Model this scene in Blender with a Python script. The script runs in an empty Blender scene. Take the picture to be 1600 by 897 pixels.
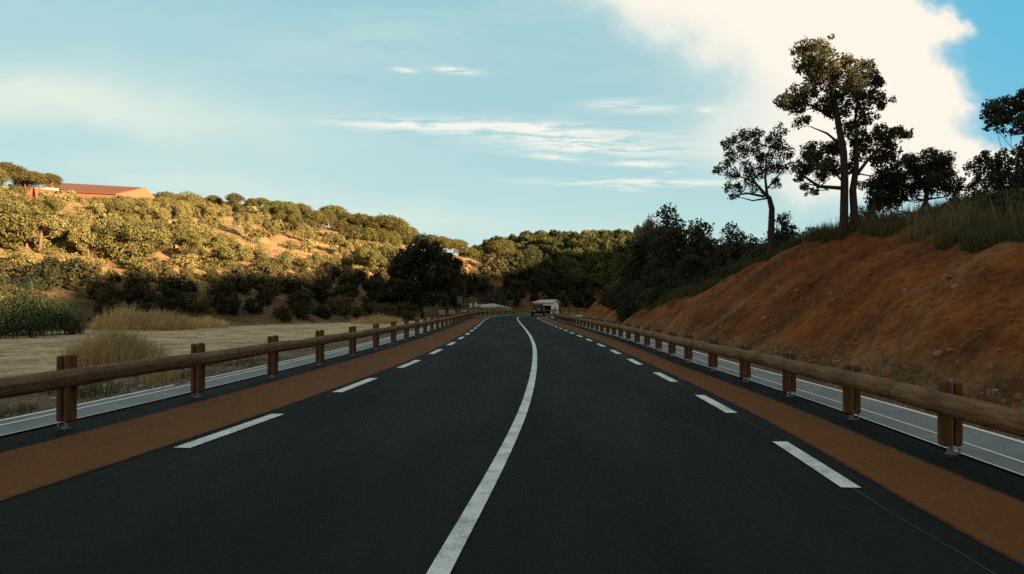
import bpy, math, random
import numpy as np
from mathutils import Vector, Matrix

# ------------------------------------------------------------------ camera, sky, sun, exposure
S = bpy.context.scene
C = S.collection
FPX, CX, HY, EYE = 1280.0, 800.0, 478.0, 1.4        # focal length, centre column, horizon row (pixels), eye height

cam = bpy.data.cameras.new('camera')
cam.sensor_width = 36.0
cam.lens = 36.0 * FPX / 1600.0
cam.shift_y = (HY - 448.5) / 1600.0
cam.clip_start, cam.clip_end = 0.1, 3000
co = bpy.data.objects.new('camera', cam)
co.location = (0, 0, EYE)
co.rotation_euler = (math.radians(90), 0, 0)
C.objects.link(co)
S.camera = co

EXPO = 1.9
SKY_STRENGTH = 0.10
SUN_EL = math.radians(8.0)
LX, LY = -0.80, 0.60                                 # horizontal direction the sunlight travels
S.view_settings.view_transform = 'Standard'
S.view_settings.look = 'None'
S.view_settings.gamma = 1.0
S.view_settings.use_curve_mapping = False
S.view_settings.exposure = EXPO
S.cycles.max_bounces = 6
S.cycles.sample_clamp_indirect = 3.0
S.cycles.diffuse_bounces = 3
S.cycles.transparent_max_bounces = 8
S.cycles.use_denoising = False

sun = bpy.data.lights.new('sun', 'SUN')
sun.energy = 5.0
sun.color = (1.0, 0.76, 0.44)
sun.angle = math.radians(0.5)
so = bpy.data.objects.new('sun', sun)
d = Vector((LX * math.cos(SUN_EL), LY * math.cos(SUN_EL), -math.sin(SUN_EL)))
so.rotation_euler = d.to_track_quat('-Z', 'Y').to_euler()
so.location = (60, -60, 60)
C.objects.link(so)

W = bpy.data.worlds.new('World')
S.world = W
W.use_nodes = True
nt = W.node_tree
nt.nodes.clear()


class NT:
    """small helper for writing node graphs"""
    def __init__(s, t): s.t = t
    def n(s, typ, **kw):
        x = s.t.nodes.new(typ)
        for k, v in kw.items(): setattr(x, k, v)
        return x
    def _in(s, sock, v):
        if isinstance(v, bpy.types.NodeSocket): s.t.links.new(v, sock)
        elif v is not None:
            sock.default_value = v
    def m(s, op, a, b=None, c=None, clamp=False):
        x = s.n('ShaderNodeMath', operation=op, use_clamp=clamp)
        s._in(x.inputs[0], a); s._in(x.inputs[1], b); s._in(x.inputs[2], c)
        return x.outputs[0]
    def mix(s, f, a, b, blend='MIX'):
        x = s.n('ShaderNodeMix', data_type='RGBA', blend_type=blend)
        s._in(x.inputs[0], f)
        for sock, v in ((x.inputs[6], a), (x.inputs[7], b)):
            if isinstance(v, tuple) and len(v) == 3: v = (*v, 1)
            s._in(sock, v)
        return x.outputs[2]
    def noise(s, vec, scale, detail=4, rough=0.55, dist=0.0):
        x = s.n('ShaderNodeTexNoise')
        if vec is not None: s.t.links.new(vec, x.inputs['Vector'])
        x.inputs['Scale'].default_value = scale
        x.inputs['Detail'].default_value = detail
        x.inputs['Roughness'].default_value = rough
        x.inputs['Distortion'].default_value = dist
        return x.outputs['Fac']
    def voro(s, vec, scale, feature='F1'):
        x = s.n('ShaderNodeTexVoronoi', feature=feature)
        if vec is not None: s.t.links.new(vec, x.inputs['Vector'])
        x.inputs['Scale'].default_value = scale
        return x.outputs['Distance']
    def ramp(s, f, lo, hi, a=0.0, b=1.0):
        x = s.n('ShaderNodeMapRange', interpolation_type='SMOOTHSTEP')
        s._in(x.inputs[0], f)
        for i, v in enumerate((lo, hi, a, b)): s._in(x.inputs[i + 1], v)
        return x.outputs[0]
    def comb(s, x_, y_, z_=0.0):
        x = s.n('ShaderNodeCombineXYZ')
        s._in(x.inputs[0], x_); s._in(x.inputs[1], y_); s._in(x.inputs[2], z_)
        return x.outputs[0]


def lin(r, g, b):
    f = lambda c: c / 12.92 if c <= 0.04045 else ((c + 0.055) / 1.055) ** 2.4
    return (f(r / 255), f(g / 255), f(b / 255))


def build_sky():
    g = NT(nt)
    K = 1.0 / (SKY_STRENGTH * 2 ** EXPO)
    def rad(r, gg, b, k=1.0): return tuple(c * K * k for c in lin(r, gg, b))
    sky = g.n('ShaderNodeTexSky', sky_type='NISHITA', sun_disc=False)
    sky.sun_elevation = SUN_EL
    sky.sun_rotation = math.atan2(-LX, -LY)
    sky.altitude = 100
    tc = g.n('ShaderNodeTexCoord')
    sp = g.n('ShaderNodeSeparateXYZ')
    g.t.links.new(tc.outputs['Generated'], sp.inputs[0])
    x, y, z = sp.outputs
    yy = g.m('MAXIMUM', y, 0.05)
    u = g.m('DIVIDE', x, yy)
    v = g.m('DIVIDE', z, yy)
    uv = g.comb(u, v)
    wob = g.noise(uv, 5.0, 5, 0.6)
    wob2 = g.noise(g.comb(v, u, 3.0), 7.0, 4, 0.6)
    du = g.m('ADD', u, g.m('MULTIPLY', g.m('SUBTRACT', wob, 0.5), 0.13))
    dv = g.m('ADD', v, g.m('MULTIPLY', g.m('SUBTRACT', wob2, 0.5), 0.06))

    def blob(px, py, a, b, rot=0.0, uu=u, vv=v, p=1.0):
        u0, v0 = (px - CX) / FPX, (HY - py) / FPX
        c, s_ = math.cos(rot), math.sin(rot)
        ru, rv = g.m('SUBTRACT', uu, u0), g.m('SUBTRACT', vv, v0)
        e1 = g.m('ADD', g.m('MULTIPLY', ru, c), g.m('MULTIPLY', rv, s_))
        e2 = g.m('SUBTRACT', g.m('MULTIPLY', rv, c), g.m('MULTIPLY', ru, s_))
        e1 = g.m('POWER', g.m('DIVIDE', e1, a / FPX), 2.0)
        e2 = g.m('POWER', g.m('DIVIDE', e2, b / FPX), 2.0)
        q = g.m('ADD', e1, e2)
        return g.m('POWER', 2.718, g.m('MULTIPLY', q, -p))

    def add(*ms):
        r = ms[0]
        for m_ in ms[1:]: r = g.m('ADD', r, m_)
        return r

    # clear air: teal, paler towards the horizon, deeper blue towards the right
    hor = g.m('POWER', 2.718, g.m('MULTIPLY', v, -9.0))
    air = g.mix(g.ramp(u, 0.30, 0.62), rad(152, 200, 208), rad(84, 184, 220))
    air = g.mix(g.m('MULTIPLY', hor, 0.85, clamp=True), air, rad(216, 238, 232))
    base = g.mix(0.90, sky.outputs[0], air)
    # the upper sky is darker, and the sky behind the camera dull and warm round the low sun
    base = g.mix(g.ramp(z, 0.36, 0.80, 0.0, 0.72), base, rad(152, 157, 146))
    base = g.mix(g.ramp(y, 0.25, -0.30, 0.0, 0.85), base, rad(192, 178, 154))

    # broad thin veils, stretched sideways
    st = g.noise(g.comb(g.m('MULTIPLY', du, 2.0), g.m('MULTIPLY', dv, 13.0)), 1.6, 6, 0.6, 0.5)
    st2 = g.noise(g.comb(g.m('MULTIPLY', du, 1.6), g.m('MULTIPLY', dv, 7.0), 4.0), 2.1, 5, 0.55)
    left = add(blob(60, 150, 420, 62, -0.16, du, dv), g.m('MULTIPLY', blob(330, 60, 500, 40, -0.08, du, dv), 0.22),
               g.m('MULTIPLY', blob(150, 270, 620, 30, -0.10, du, dv), 0.55),
               g.m('MULTIPLY', blob(560, 345, 420, 22, -0.08, du, dv), 0.7))
    left = g.m('MULTIPLY', left, g.ramp(st2, 0.30, 0.62, 0.35, 1.0))
    base = g.mix(g.m('MULTIPLY', left, 1.0, clamp=True), base, rad(226, 238, 226))
    veil = g.m('MULTIPLY', g.ramp(st, 0.42, 0.72), g.ramp(u, 0.45, 0.1, 0.0, 0.45))
    base = g.mix(veil, base, rad(196, 222, 222))

    # thin bright streaks in the middle of the sky
    wn = g.noise(g.comb(g.m('MULTIPLY', du, 9.0), g.m('MULTIPLY', v, 75.0)), 1.5, 6, 0.66, 0.25)
    wis = add(blob(690, 196, 190, 7, -0.02), blob(850, 207, 230, 16, -0.06), blob(930, 232, 130, 12, -0.05),
              g.m('MULTIPLY', blob(990, 166, 70, 10, -0.03), 0.9), g.m('MULTIPLY', blob(712, 110, 34, 5, -0.10), 1.2),
              g.m('MULTIPLY', blob(632, 110, 20, 4, -0.10), 1.0), blob(1105, 172, 16, 5), blob(1000, 256, 60, 6, -0.04),
              g.m('MULTIPLY', blob(1020, 285, 170, 6, -0.01), 1.1), blob(960, 294, 40, 4, -0.1), blob(860, 245, 50, 4, -0.1),
              g.m('MULTIPLY', blob(1045, 236, 24, 4), 0.8), g.m('MULTIPLY', blob(1045, 270, 10, 4), 0.8))
    wis = g.m('MULTIPLY', wis, g.ramp(wn, 0.34, 0.60))
    base = g.mix(g.m('MULTIPLY', wis, 0.9, clamp=True), base, rad(246, 246, 236))

    # the great bright cloud at upper right: soft on its left flank, billowing on its right one
    bn = g.noise(uv, 9.0, 7, 0.62, 0.3)
    bu = g.m('ADD', u, g.m('MULTIPLY', g.m('SUBTRACT', bn, 0.5), 0.12))
    bv = g.m('ADD', v, g.m('MULTIPLY', g.m('SUBTRACT', g.noise(g.comb(v, u, 9.0), 11.0, 6, 0.62), 0.5), 0.10))
    body = add(blob(1200, 30, 230, 95, -0.38, bu, bv), blob(1380, 40, 95, 62, 0.0, bu, bv), blob(1350, 150, 115, 80, -0.2, bu, bv), g.m('MULTIPLY', blob(1462, 40, 36, 24, 0.0, bu, bv), 0.7),
               g.m('MULTIPLY', blob(1465, 150, 42, 34, 0.0, bu, bv), 0.8), blob(1110, -20, 280, 62, -0.28, bu, bv), blob(1330, 240, 230, 75, -0.12, bu, bv), g.m('MULTIPLY', blob(1520, 250, 170, 34, 0.0, bu, bv), 0.8))
    core = g.ramp(body, 0.26, g.ramp(u, 0.38, 0.50, 1.30, 0.95))
    halo = g.m('MULTIPLY', g.ramp(body, 0.02, 0.65), g.ramp(u, 0.53, 0.44))
    base = g.mix(g.m('MULTIPLY', halo, 0.80), base, rad(236, 240, 232))
    base = g.mix(core, base, rad(255, 247, 233, 1.0))

    bg = g.n('ShaderNodeBackground')
    bg.inputs['Strength'].default_value = SKY_STRENGTH
    g.t.links.new(base, bg.inputs['Color'])
    out = g.n('ShaderNodeOutputWorld')
    g.t.links.new(bg.outputs[0], out.inputs['Surface'])


build_sky()

# ------------------------------------------------------------------ helpers
RNG = np.random.default_rng(7)
random.seed(7)


def vnoise(x, y, seed=0):
    xi, yi = np.floor(x).astype(np.int64), np.floor(y).astype(np.int64)
    fx, fy = x - xi, y - yi
    fx, fy = fx * fx * (3 - 2 * fx), fy * fy * (3 - 2 * fy)
    def h(a, b):
        n = (a * 374761393 + b * 668265263 + seed * 974634777) & 0xFFFFFFFF
        n = ((n ^ (n >> 13)) * 1274126177) & 0xFFFFFFFF
        return ((n ^ (n >> 16)) & 0xFFFF) / 65535.0
    return (h(xi, yi) * (1 - fx) + h(xi + 1, yi) * fx) * (1 - fy) + (h(xi, yi + 1) * (1 - fx) + h(xi + 1, yi + 1) * fx) * fy


def fbm(x, y, oct=4, seed=0, gain=0.5):
    x, y = np.asarray(x, float), np.asarray(y, float)
    r, a, t = 0, 1, 0
    for i in range(oct):
        r = r + a * vnoise(x * 2 ** i, y * 2 ** i, seed + i * 17)
        t += a; a *= gain
    return r / t - 0.5


def sstep(x, a, b):
    t = np.clip((np.asarray(x, float) - a) / (b - a), 0, 1)
    return t * t * (3 - 2 * t)


class MB:
    """collects geometry and links it as one mesh object"""
    def __init__(s): s.v, s.f, s.uv = [], [], []
    def add(s, vs, fs):
        o = len(s.v)
        s.v += [tuple(p) for p in vs]
        s.f += [tuple(i + o for i in f) for f in fs]
        return o
    def box(s, c, size, rz=0.0, taper=(1, 1), bev=0.0, M=None):
        hx, hy, hz = size[0] / 2, size[1] / 2, size[2] / 2
        vs = []
        if bev > 0:
            for z, k in ((-hz, 1), (-hz + bev, 0), (hz - bev, 0), (hz, 1)):
                t = 1 if z < 0 else 1
                tx = taper[0] if z > 0 else 1; ty = taper[1] if z > 0 else 1
                ax, ay = hx * tx - bev * k, hy * ty - bev * k
                b = bev
                for sx, sy in ((-1, -1), (1, -1), (1, 1), (-1, 1)):
                    if (sx * sy) > 0: pts = ((sx * ax, sy * (ay - b)), (sx * (ax - b), sy * ay))
                    else: pts = ((sx * (ax - b), sy * ay), (sx * ax, sy * (ay - b)))
                    if sx == -1 and sy == -1 or sx == 1 and sy == 1: pts = (pts[0], pts[1])
                    vs += [(p[0], p[1], z) for p in pts]
            fs = [tuple(range(7, -1, -1)), tuple(range(24, 32))]
            for L in range(3):
                for i in range(8):
                    j = (i + 1) % 8
                    fs.append((L * 8 + i, L * 8 + j, L * 8 + 8 + j, L * 8 + 8 + i))
        else:
            for z in (-hz, hz):
                tx = taper[0] if z > 0 else 1; ty = taper[1] if z > 0 else 1
                vs += [(-hx * tx, -hy * ty, z), (hx * tx, -hy * ty, z), (hx * tx, hy * ty, z), (-hx * tx, hy * ty, z)]
            fs = [(3, 2, 1, 0), (4, 5, 6, 7), (0, 1, 5, 4), (1, 2, 6, 5), (2, 3, 7, 6), (3, 0, 4, 7)]
        ca, sa = math.cos(rz), math.sin(rz)
        vs = [(p[0] * ca - p[1] * sa + c[0], p[0] * sa + p[1] * ca + c[1], p[2] + c[2]) for p in vs]
        if M is not None: vs = [tuple(M @ Vector(p)) for p in vs]
        s.add(vs, fs)
    def tube(s, pts, rad, sides=8, cap=True, wob=0.0, seed=0, uvs=True):
        pts = [Vector(p) for p in pts]
        n = len(pts)
        rr = random.Random(seed)
        rings = []
        up = Vector((0.13, 0.21, 1))
        prev = None
        for i, p in enumerate(pts):
            t = (pts[min(i + 1, n - 1)] - pts[max(i - 1, 0)]).normalized()
            a = prev - t * prev.dot(t) if prev is not None else t.cross(up if abs(t.z) < 0.95 else Vector((1, 0.1, 0)))
            a.normalize(); prev = a
            b = t.cross(a)
            ring = []
            for k in range(sides):
                w = 2 * math.pi * k / sides
                r = rad[i] * (1 + wob * (rr.random() - 0.5))
                ring.append(p + a * (r * math.cos(w)) + b * (r * math.sin(w)))
            rings.append(ring)
        o = s.add([tuple(q) for ring in rings for q in ring], [])
        for i in range(n - 1):
            for k in range(sides):
                j = (k + 1) % sides
                s.f.append((o + i * sides + k, o + i * sides + j, o + (i + 1) * sides + j, o + (i + 1) * sides + k))
        if cap:
            s.f.append(tuple(o + k for k in reversed(range(sides))))
            s.f.append(tuple(o + (n - 1) * sides + k for k in range(sides)))
    def mesh(s, name, mat, smooth=False, fold=False):
        me = bpy.data.meshes.new(name)
        me.from_pydata(s.v, [], s.f)
        me.update()
        if smooth: me.polygons.foreach_set('use_smooth', [True] * len(me.polygons))
        if mat: me.materials.append(mat)
        return me
    def build(s, name, mat, parent=None, smooth=False, loc=None):
        return link(name, s.mesh(name, mat, smooth), parent, loc)


def link(name, me, parent=None, loc=None):
    o = bpy.data.objects.new(name, me)
    C.objects.link(o)
    if parent is not None: o.parent = parent
    if loc is not None: o.location = loc
    return o


def quads_mesh(name, V, mat):
    """V: (n,4,3) array -> a mesh of n separate quads"""
    n = len(V)
    me = bpy.data.meshes.new(name)
    me.vertices.add(n * 4); me.loops.add(n * 4); me.polygons.add(n)
    me.vertices.foreach_set('co', np.ascontiguousarray(V, dtype=np.float32).ravel())
    me.loops.foreach_set('vertex_index', np.arange(n * 4, dtype=np.int32))
    me.polygons.foreach_set('loop_start', np.arange(0, n * 4, 4, dtype=np.int32))
    me.polygons.foreach_set('loop_total', np.full(n, 4, dtype=np.int32))
    me.update(calc_edges=True)
    me.materials.append(mat)
    return me


def tag(o, label=None, cat=None, group=None, kind=None):
    if label: o['label'] = label
    if cat: o['category'] = cat
    if group: o['group'] = group
    if kind: o['kind'] = kind
    return o


def thing(name, label, cat, loc=(0, 0, 0), rz=0.0, group=None):
    o = bpy.data.objects.new(name, None)
    C.objects.link(o)
    o.location = loc; o.rotation_euler = (0, 0, rz)
    o.empty_display_size = 0.3
    return tag(o, label, cat, group)


def copy_tree(o, parent=None):
    c = o.copy()
    C.objects.link(c)
    if parent is not None: c.parent = parent
    for ch in o.children: copy_tree(ch, c)
    return c


# ------------------------------------------------------------------ materials
def material(name, fn, rough=0.8, spec=0.3):
    m = bpy.data.materials.new(name)
    m.use_nodes = True
    g = NT(m.node_tree)
    b = m.node_tree.nodes['Principled BSDF']
    b.inputs['Roughness'].default_value = rough
    b.inputs['Specular IOR Level'].default_value = spec
    fn(g, b)
    return m


def setcol(g, b, c):
    if isinstance(c, tuple): b.inputs['Base Color'].default_value = (*c, 1)
    else: g.t.links.new(c, b.inputs['Base Color'])


def bump(g, b, h, strength=0.5, dist=0.02):
    x = g.n('ShaderNodeBump')
    x.inputs['Strength'].default_value = strength
    x.inputs['Distance'].default_value = dist
    g.t.links.new(h, x.inputs['Height'])
    g.t.links.new(x.outputs[0], b.inputs['Normal'])


def pos(g):
    return g.n('ShaderNodeNewGeometry').outputs['Position']


def objco(g):
    return g.n('ShaderNodeTexCoord').outputs['Object']


def plain(name, col, rough=0.6, var=0.15, scale=6.0, spec=0.3, metal=0.0):
    def fn(g, b):
        n = g.noise(objco(g), scale, 5, 0.6)
        setcol(g, b, g.mix(n, tuple(c * (1 - var) for c in col), tuple(min(1, c * (1 + var)) for c in col)))
        b.inputs['Metallic'].default_value = metal
    return material(name, fn, rough, spec)


def foliage(name, a, bcol, c=None, trans=0.25):
    """leaf material: the clump-to-clump and plant-to-plant colour differences of real leaves"""
    def fn(g, b):
        oi = g.n('ShaderNodeObjectInfo')
        p = pos(g)
        n = g.noise(p, 0.9, 3, 0.6)
        n2 = g.noise(p, 7.0, 2, 0.5)
        f = g.ramp(g.m('ADD', g.m('MULTIPLY', n, 0.65), g.m('MULTIPLY', n2, 0.35)), 0.36, 0.64)
        col = g.mix(f, a, bcol)
        if c: col = g.mix(g.m('MULTIPLY', g.m('POWER', oi.outputs['Random'], 2.0), 0.8), col, c)
        hsv = g.n('ShaderNodeHueSaturation')
        g.t.links.new(col, hsv.inputs['Color'])
        g.t.links.new(g.ramp(oi.outputs['Random'], 0, 1, 0.78, 1.22), hsv.inputs['Value'])
        g.t.links.new(hsv.outputs[0], b.inputs['Base Color'])
        tr = g.n('ShaderNodeBsdfTranslucent')
        g.t.links.new(hsv.outputs[0], tr.inputs['Color'])
        mx = g.n('ShaderNodeMixShader')
        mx.inputs[0].default_value = trans
        g.t.links.new(b.outputs[0], mx.inputs[1])
        g.t.links.new(tr.outputs[0], mx.inputs[2])
        out = [x for x in g.t.nodes if x.type == 'OUTPUT_MATERIAL'][0]
        g.t.links.new(mx.outputs[0], out.inputs['Surface'])
    return material(name, fn, 0.65, 0.2)


M = {}
M['oak_leaf'] = foliage('oak_leaf', (0.155, 0.140, 0.046), (0.245, 0.21, 0.078), (0.29, 0.23, 0.095))
M['pine_leaf'] = foliage('pine_leaf', (0.125, 0.098, 0.036), (0.165, 0.14, 0.042), (0.12, 0.125, 0.035))
M['shaded_oak_leaf'] = foliage('shaded_oak_leaf', (0.026, 0.029, 0.014), (0.050, 0.050, 0.024), (0.04, 0.042, 0.018), 0.15)  # shade on the big roadside oak put into its leaf colour
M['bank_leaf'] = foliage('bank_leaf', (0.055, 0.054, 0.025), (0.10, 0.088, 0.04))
M['shaded_leaf'] = foliage('shaded_leaf', (0.034, 0.038, 0.021), (0.066, 0.068, 0.036), (0.055, 0.06, 0.026))  # leaf colour darkened for trees that stand in shade
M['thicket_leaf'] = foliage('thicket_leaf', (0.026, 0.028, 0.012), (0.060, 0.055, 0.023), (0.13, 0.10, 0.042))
M['reed_leaf'] = foliage('reed_leaf', (0.045, 0.068, 0.024), (0.075, 0.10, 0.036))
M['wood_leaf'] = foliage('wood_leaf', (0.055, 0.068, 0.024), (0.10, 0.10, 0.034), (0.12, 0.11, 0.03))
M['olive_leaf'] = foliage('olive_leaf', (0.06, 0.07, 0.05), (0.10, 0.11, 0.075))
M['dry_grass'] = foliage('dry_grass', (0.44, 0.31, 0.145), (0.62, 0.47, 0.24))
M['crest_grass'] = foliage('crest_grass', (0.034, 0.042, 0.016), (0.075, 0.078, 0.030), (0.09, 0.08, 0.034))
M['crest_straw'] = foliage('crest_straw', (0.12, 0.09, 0.04), (0.22, 0.16, 0.075))
M['weed'] = foliage('weed', (0.08, 0.085, 0.03), (0.17, 0.14, 0.06))
M['bark'] = plain('bark', (0.10, 0.065, 0.042), 0.9, 0.45, 9.0)
M['pale_bark'] = plain('pale_bark', (0.24, 0.165, 0.11), 0.9, 0.3, 7.0)
M['pine_bark'] = plain('pine_bark', (0.17, 0.105, 0.065), 0.9, 0.4, 7.0)
M['dark_bark'] = plain('dark_bark', (0.045, 0.034, 0.026), 0.9, 0.4, 9.0)
M['steel'] = plain('galvanised_steel', (0.25, 0.265, 0.27), 0.6, 0.3, 20.0, 0.4, 0.6)
M['white'] = plain('white_paint', (0.90, 0.90, 0.87), 0.7, 0.06, 3.0)
M['black'] = plain('black_paint', (0.02, 0.02, 0.02), 0.6)
M['red'] = plain('red_plastic', (0.42, 0.06, 0.03), 0.5)
M['tile'] = plain('roof_tile', (0.60, 0.48, 0.41), 0.8, 0.3, 5.0)
M['sign_back'] = plain('sign_back', (0.12, 0.15, 0.17), 0.5, 0.1, 4.0)
M['terracotta'] = plain('terracotta_wall', (0.31, 0.11, 0.06), 0.85, 0.12, 0.6)
M['rust_roof'] = plain('rust_roof', (0.18, 0.075, 0.048), 0.7, 0.15, 0.5)
M['cream'] = plain('cream_wall', (0.62, 0.50, 0.38), 0.85, 0.12, 1.0)
M['carpaint'] = plain('dark_car_paint', (0.006, 0.008, 0.013), 0.4, 0.05, 3.0, 0.25)
M['glass'] = plain('dark_glass', (0.008, 0.010, 0.013), 0.15, 0.05, 3.0, 0.35)
M['rubber'] = plain('rubber', (0.015, 0.015, 0.015), 0.85)
M['lens'] = plain('amber_lens', (0.50, 0.13, 0.02), 0.3)
M['plate'] = plain('yellow_plate', (0.75, 0.38, 0.03), 0.5, 0.05)


def wood(name, a, b_):
    def fn(g, b):
        p = objco(g)
        at = g.n('ShaderNodeUVMap')
        sp = g.n('ShaderNodeSeparateXYZ')
        g.t.links.new(at.outputs[0], sp.inputs[0])
        gr = g.noise(g.comb(g.m('MULTIPLY', sp.outputs[0], 9.0), g.m('MULTIPLY', sp.outputs[1], 0.9)), 2.0, 6, 0.65, 0.6)
        bl = g.noise(p, 1.7, 4, 0.6)
        col = g.mix(g.ramp(gr, 0.3, 0.7), a, b_)
        col = g.mix(g.ramp(bl, 0.35, 0.75, 0.0, 0.55), col, tuple(c * 0.45 for c in a))
        kn = g.voro(g.comb(g.m('MULTIPLY', sp.outputs[0], 3.0), g.m('MULTIPLY', sp.outputs[1], 1.6)), 1.3)
        col = g.mix(g.ramp(kn, 0.02, 0.09, 0.8, 0.0), col, tuple(c * 0.3 for c in a))
        setcol(g, b, col)
        bump(g, b, gr, 1.0, 0.02)
    return material(name, fn, 0.85, 0.2)


M['log'] = wood('log_wood', (0.12, 0.058, 0.025), (0.27, 0.145, 0.066))
M['post_wood'] = wood('post_wood', (0.10, 0.042, 0.013), (0.17, 0.078, 0.028))


def asphalt(g, b):
    uvn = g.n('ShaderNodeUVMap')
    sp = g.n('ShaderNodeSeparateXYZ')
    g.t.links.new(uvn.outputs[0], sp.inputs[0])
    dd, ss = sp.outputs[0], sp.outputs[1]
    p = pos(g)
    big = g.noise(g.comb(g.m('MULTIPLY', dd, 1.0), g.m('MULTIPLY', ss, 0.16)), 0.9, 5, 0.6)
    band = g.noise(g.comb(g.m('MULTIPLY', dd, 1.3), g.m('MULTIPLY', ss, 0.02)), 1.0, 2, 0.5)
    grit = g.noise(p, 90.0, 3, 0.7)
    mid = g.noise(p, 17.0, 4, 0.75)
    # polished wheel paths: two per lane
    wp = None
    for c_ in (-2.3, -0.85, 0.75, 2.1):
        e_ = g.m('POWER', g.m('DIVIDE', g.m('SUBTRACT', dd, c_), 0.34), 2.0)
        e_ = g.m('POWER', 2.718, g.m('MULTIPLY', e_, -1.0))
        wp = e_ if wp is None else g.m('ADD', wp, e_)
    col = g.mix(g.ramp(band, 0.3, 0.7), (0.0080, 0.0082, 0.0078), (0.0125, 0.0135, 0.0132))
    col = g.mix(g.ramp(big, 0.42, 0.70, 0.0, 0.75), col, (0.0070, 0.0072, 0.0068))
    col = g.mix(g.m('MULTIPLY', wp, 0.30), col, (0.017, 0.0188, 0.0186))
    col = g.mix(g.ramp(mid, 0.35, 0.70), g.mix(0.5, col, (0.006, 0.007, 0.007)), g.mix(0.20, col, (0.05, 0.052, 0.05)))
    col = g.mix(g.ramp(grit, 0.35, 0.75), g.mix(0.5, col, (0.006, 0.007, 0.007)), g.mix(0.20, col, (0.06, 0.062, 0.06)))
    spk = g.voro(p, 5.0)
    rare = g.noise(p, 2.3, 2)
    col = g.mix(g.m('MULTIPLY', g.ramp(spk, 0.035, 0.07, 0.55, 0.0), g.ramp(rare, 0.5, 0.62)), col, (0.12, 0.125, 0.12))
    setcol(g, b, col)
    g.t.links.new(g.ramp(big, 0.3, 0.7, 0.78, 0.92), b.inputs['Roughness'])
    bump(g, b, grit, 0.5, 0.006)


M['asphalt'] = material('asphalt', asphalt, 0.9, 0.06)


def ochre(g, b):
    p = pos(g)
    n = g.noise(p, 0.8, 5, 0.6)
    gr = g.noise(p, 70.0, 3, 0.7)
    md = g.noise(p, 14.0, 4, 0.75)
    uvn = g.n('ShaderNodeUVMap', uv_map='edge')
    sp = g.n('ShaderNodeSeparateXYZ')
    g.t.links.new(uvn.outputs[0], sp.inputs[0])
    col = g.mix(g.ramp(n, 0.3, 0.7), (0.150, 0.043, 0.009), (0.225, 0.068, 0.015))
    col = g.mix(g.ramp(md, 0.35, 0.68), g.mix(0.4, col, (0.08, 0.034, 0.016)), g.mix(0.25, col, (0.28, 0.125, 0.045)))
    col = g.mix(g.ramp(gr, 0.3, 0.75, 0.0, 0.45), g.mix(0.35, col, (0.08, 0.038, 0.018)), (0.26, 0.115, 0.04))
    # the ochre layer wears thin and ragged at both edges, and tyres have dragged dark dust over it
    ed = g.m('ADD', sp.outputs[0], g.m('MULTIPLY', g.m('SUBTRACT', g.noise(p, 6.0, 5, 0.7), 0.5), 0.14))
    col = g.mix(g.ramp(ed, 0.0, 0.07, 0.95, 0.0), col, (0.016, 0.018, 0.018))
    tr = g.noise(g.comb(g.m('MULTIPLY', sp.outputs[0], 2.2), g.m('MULTIPLY', sp.outputs[1], 0.10)), 1.6, 4, 0.6)
    col = g.mix(g.ramp(tr, 0.55, 0.75, 0.0, 0.45), col, (0.07, 0.04, 0.024))
    spk = g.voro(p, 7.0)
    col = g.mix(g.m('MULTIPLY', g.ramp(spk, 0.03, 0.055, 0.7, 0.0), g.ramp(n, 0.45, 0.6)), col, (0.42, 0.34, 0.26))
    setcol(g, b, col)
    bump(g, b, gr, 0.5, 0.006)


M['ochre'] = material('ochre_asphalt', ochre, 0.9, 0.06)


def paint(g, b):
    p = pos(g)
    n = g.noise(p, 2.2, 5, 0.65)
    gr = g.noise(p, 40.0, 3, 0.7)
    w = g.m('ADD', g.m('MULTIPLY', n, 0.6), g.m('MULTIPLY', gr, 0.4))
    col = g.mix(g.ramp(w, 0.36, 0.56), (0.34, 0.355, 0.355), (0.76, 0.78, 0.77))
    ch = g.noise(p, 22.0, 5, 0.8)
    col = g.mix(g.m('MULTIPLY', g.ramp(ch, 0.60, 0.66), g.ramp(n, 0.62, 0.40)), col, (0.05, 0.055, 0.055))
    ty = g.noise(p, 0.9, 3, 0.6)
    col = g.mix(g.ramp(ty, 0.55, 0.75, 0.0, 0.45), col, (0.20, 0.21, 0.21))
    setcol(g, b, col)


M['paint'] = material('road_paint', paint, 0.6, 0.3)


def concrete(g, b):
    p = pos(g)
    n = g.noise(p, 1.4, 5, 0.6)
    gr = g.noise(p, 45.0, 3, 0.7)
    col = g.mix(g.ramp(n, 0.3, 0.7), (0.19, 0.205, 0.21), (0.26, 0.28, 0.285))
    col = g.mix(g.ramp(gr, 0.35, 0.7, 0.0, 0.45), col, (0.12, 0.13, 0.13))
    setcol(g, b, col)
    bump(g, b, gr, 0.3, 0.004)


M['seam'] = plain('road_seam', (0.075, 0.08, 0.08), 0.8, 0.5, 3.0)
M['concrete'] = material('concrete', concrete, 0.85, 0.25)
M['pale_lip'] = plain('pale_concrete_lip', (0.78, 0.79, 0.77), 0.8, 0.15, 6.0)


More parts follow.
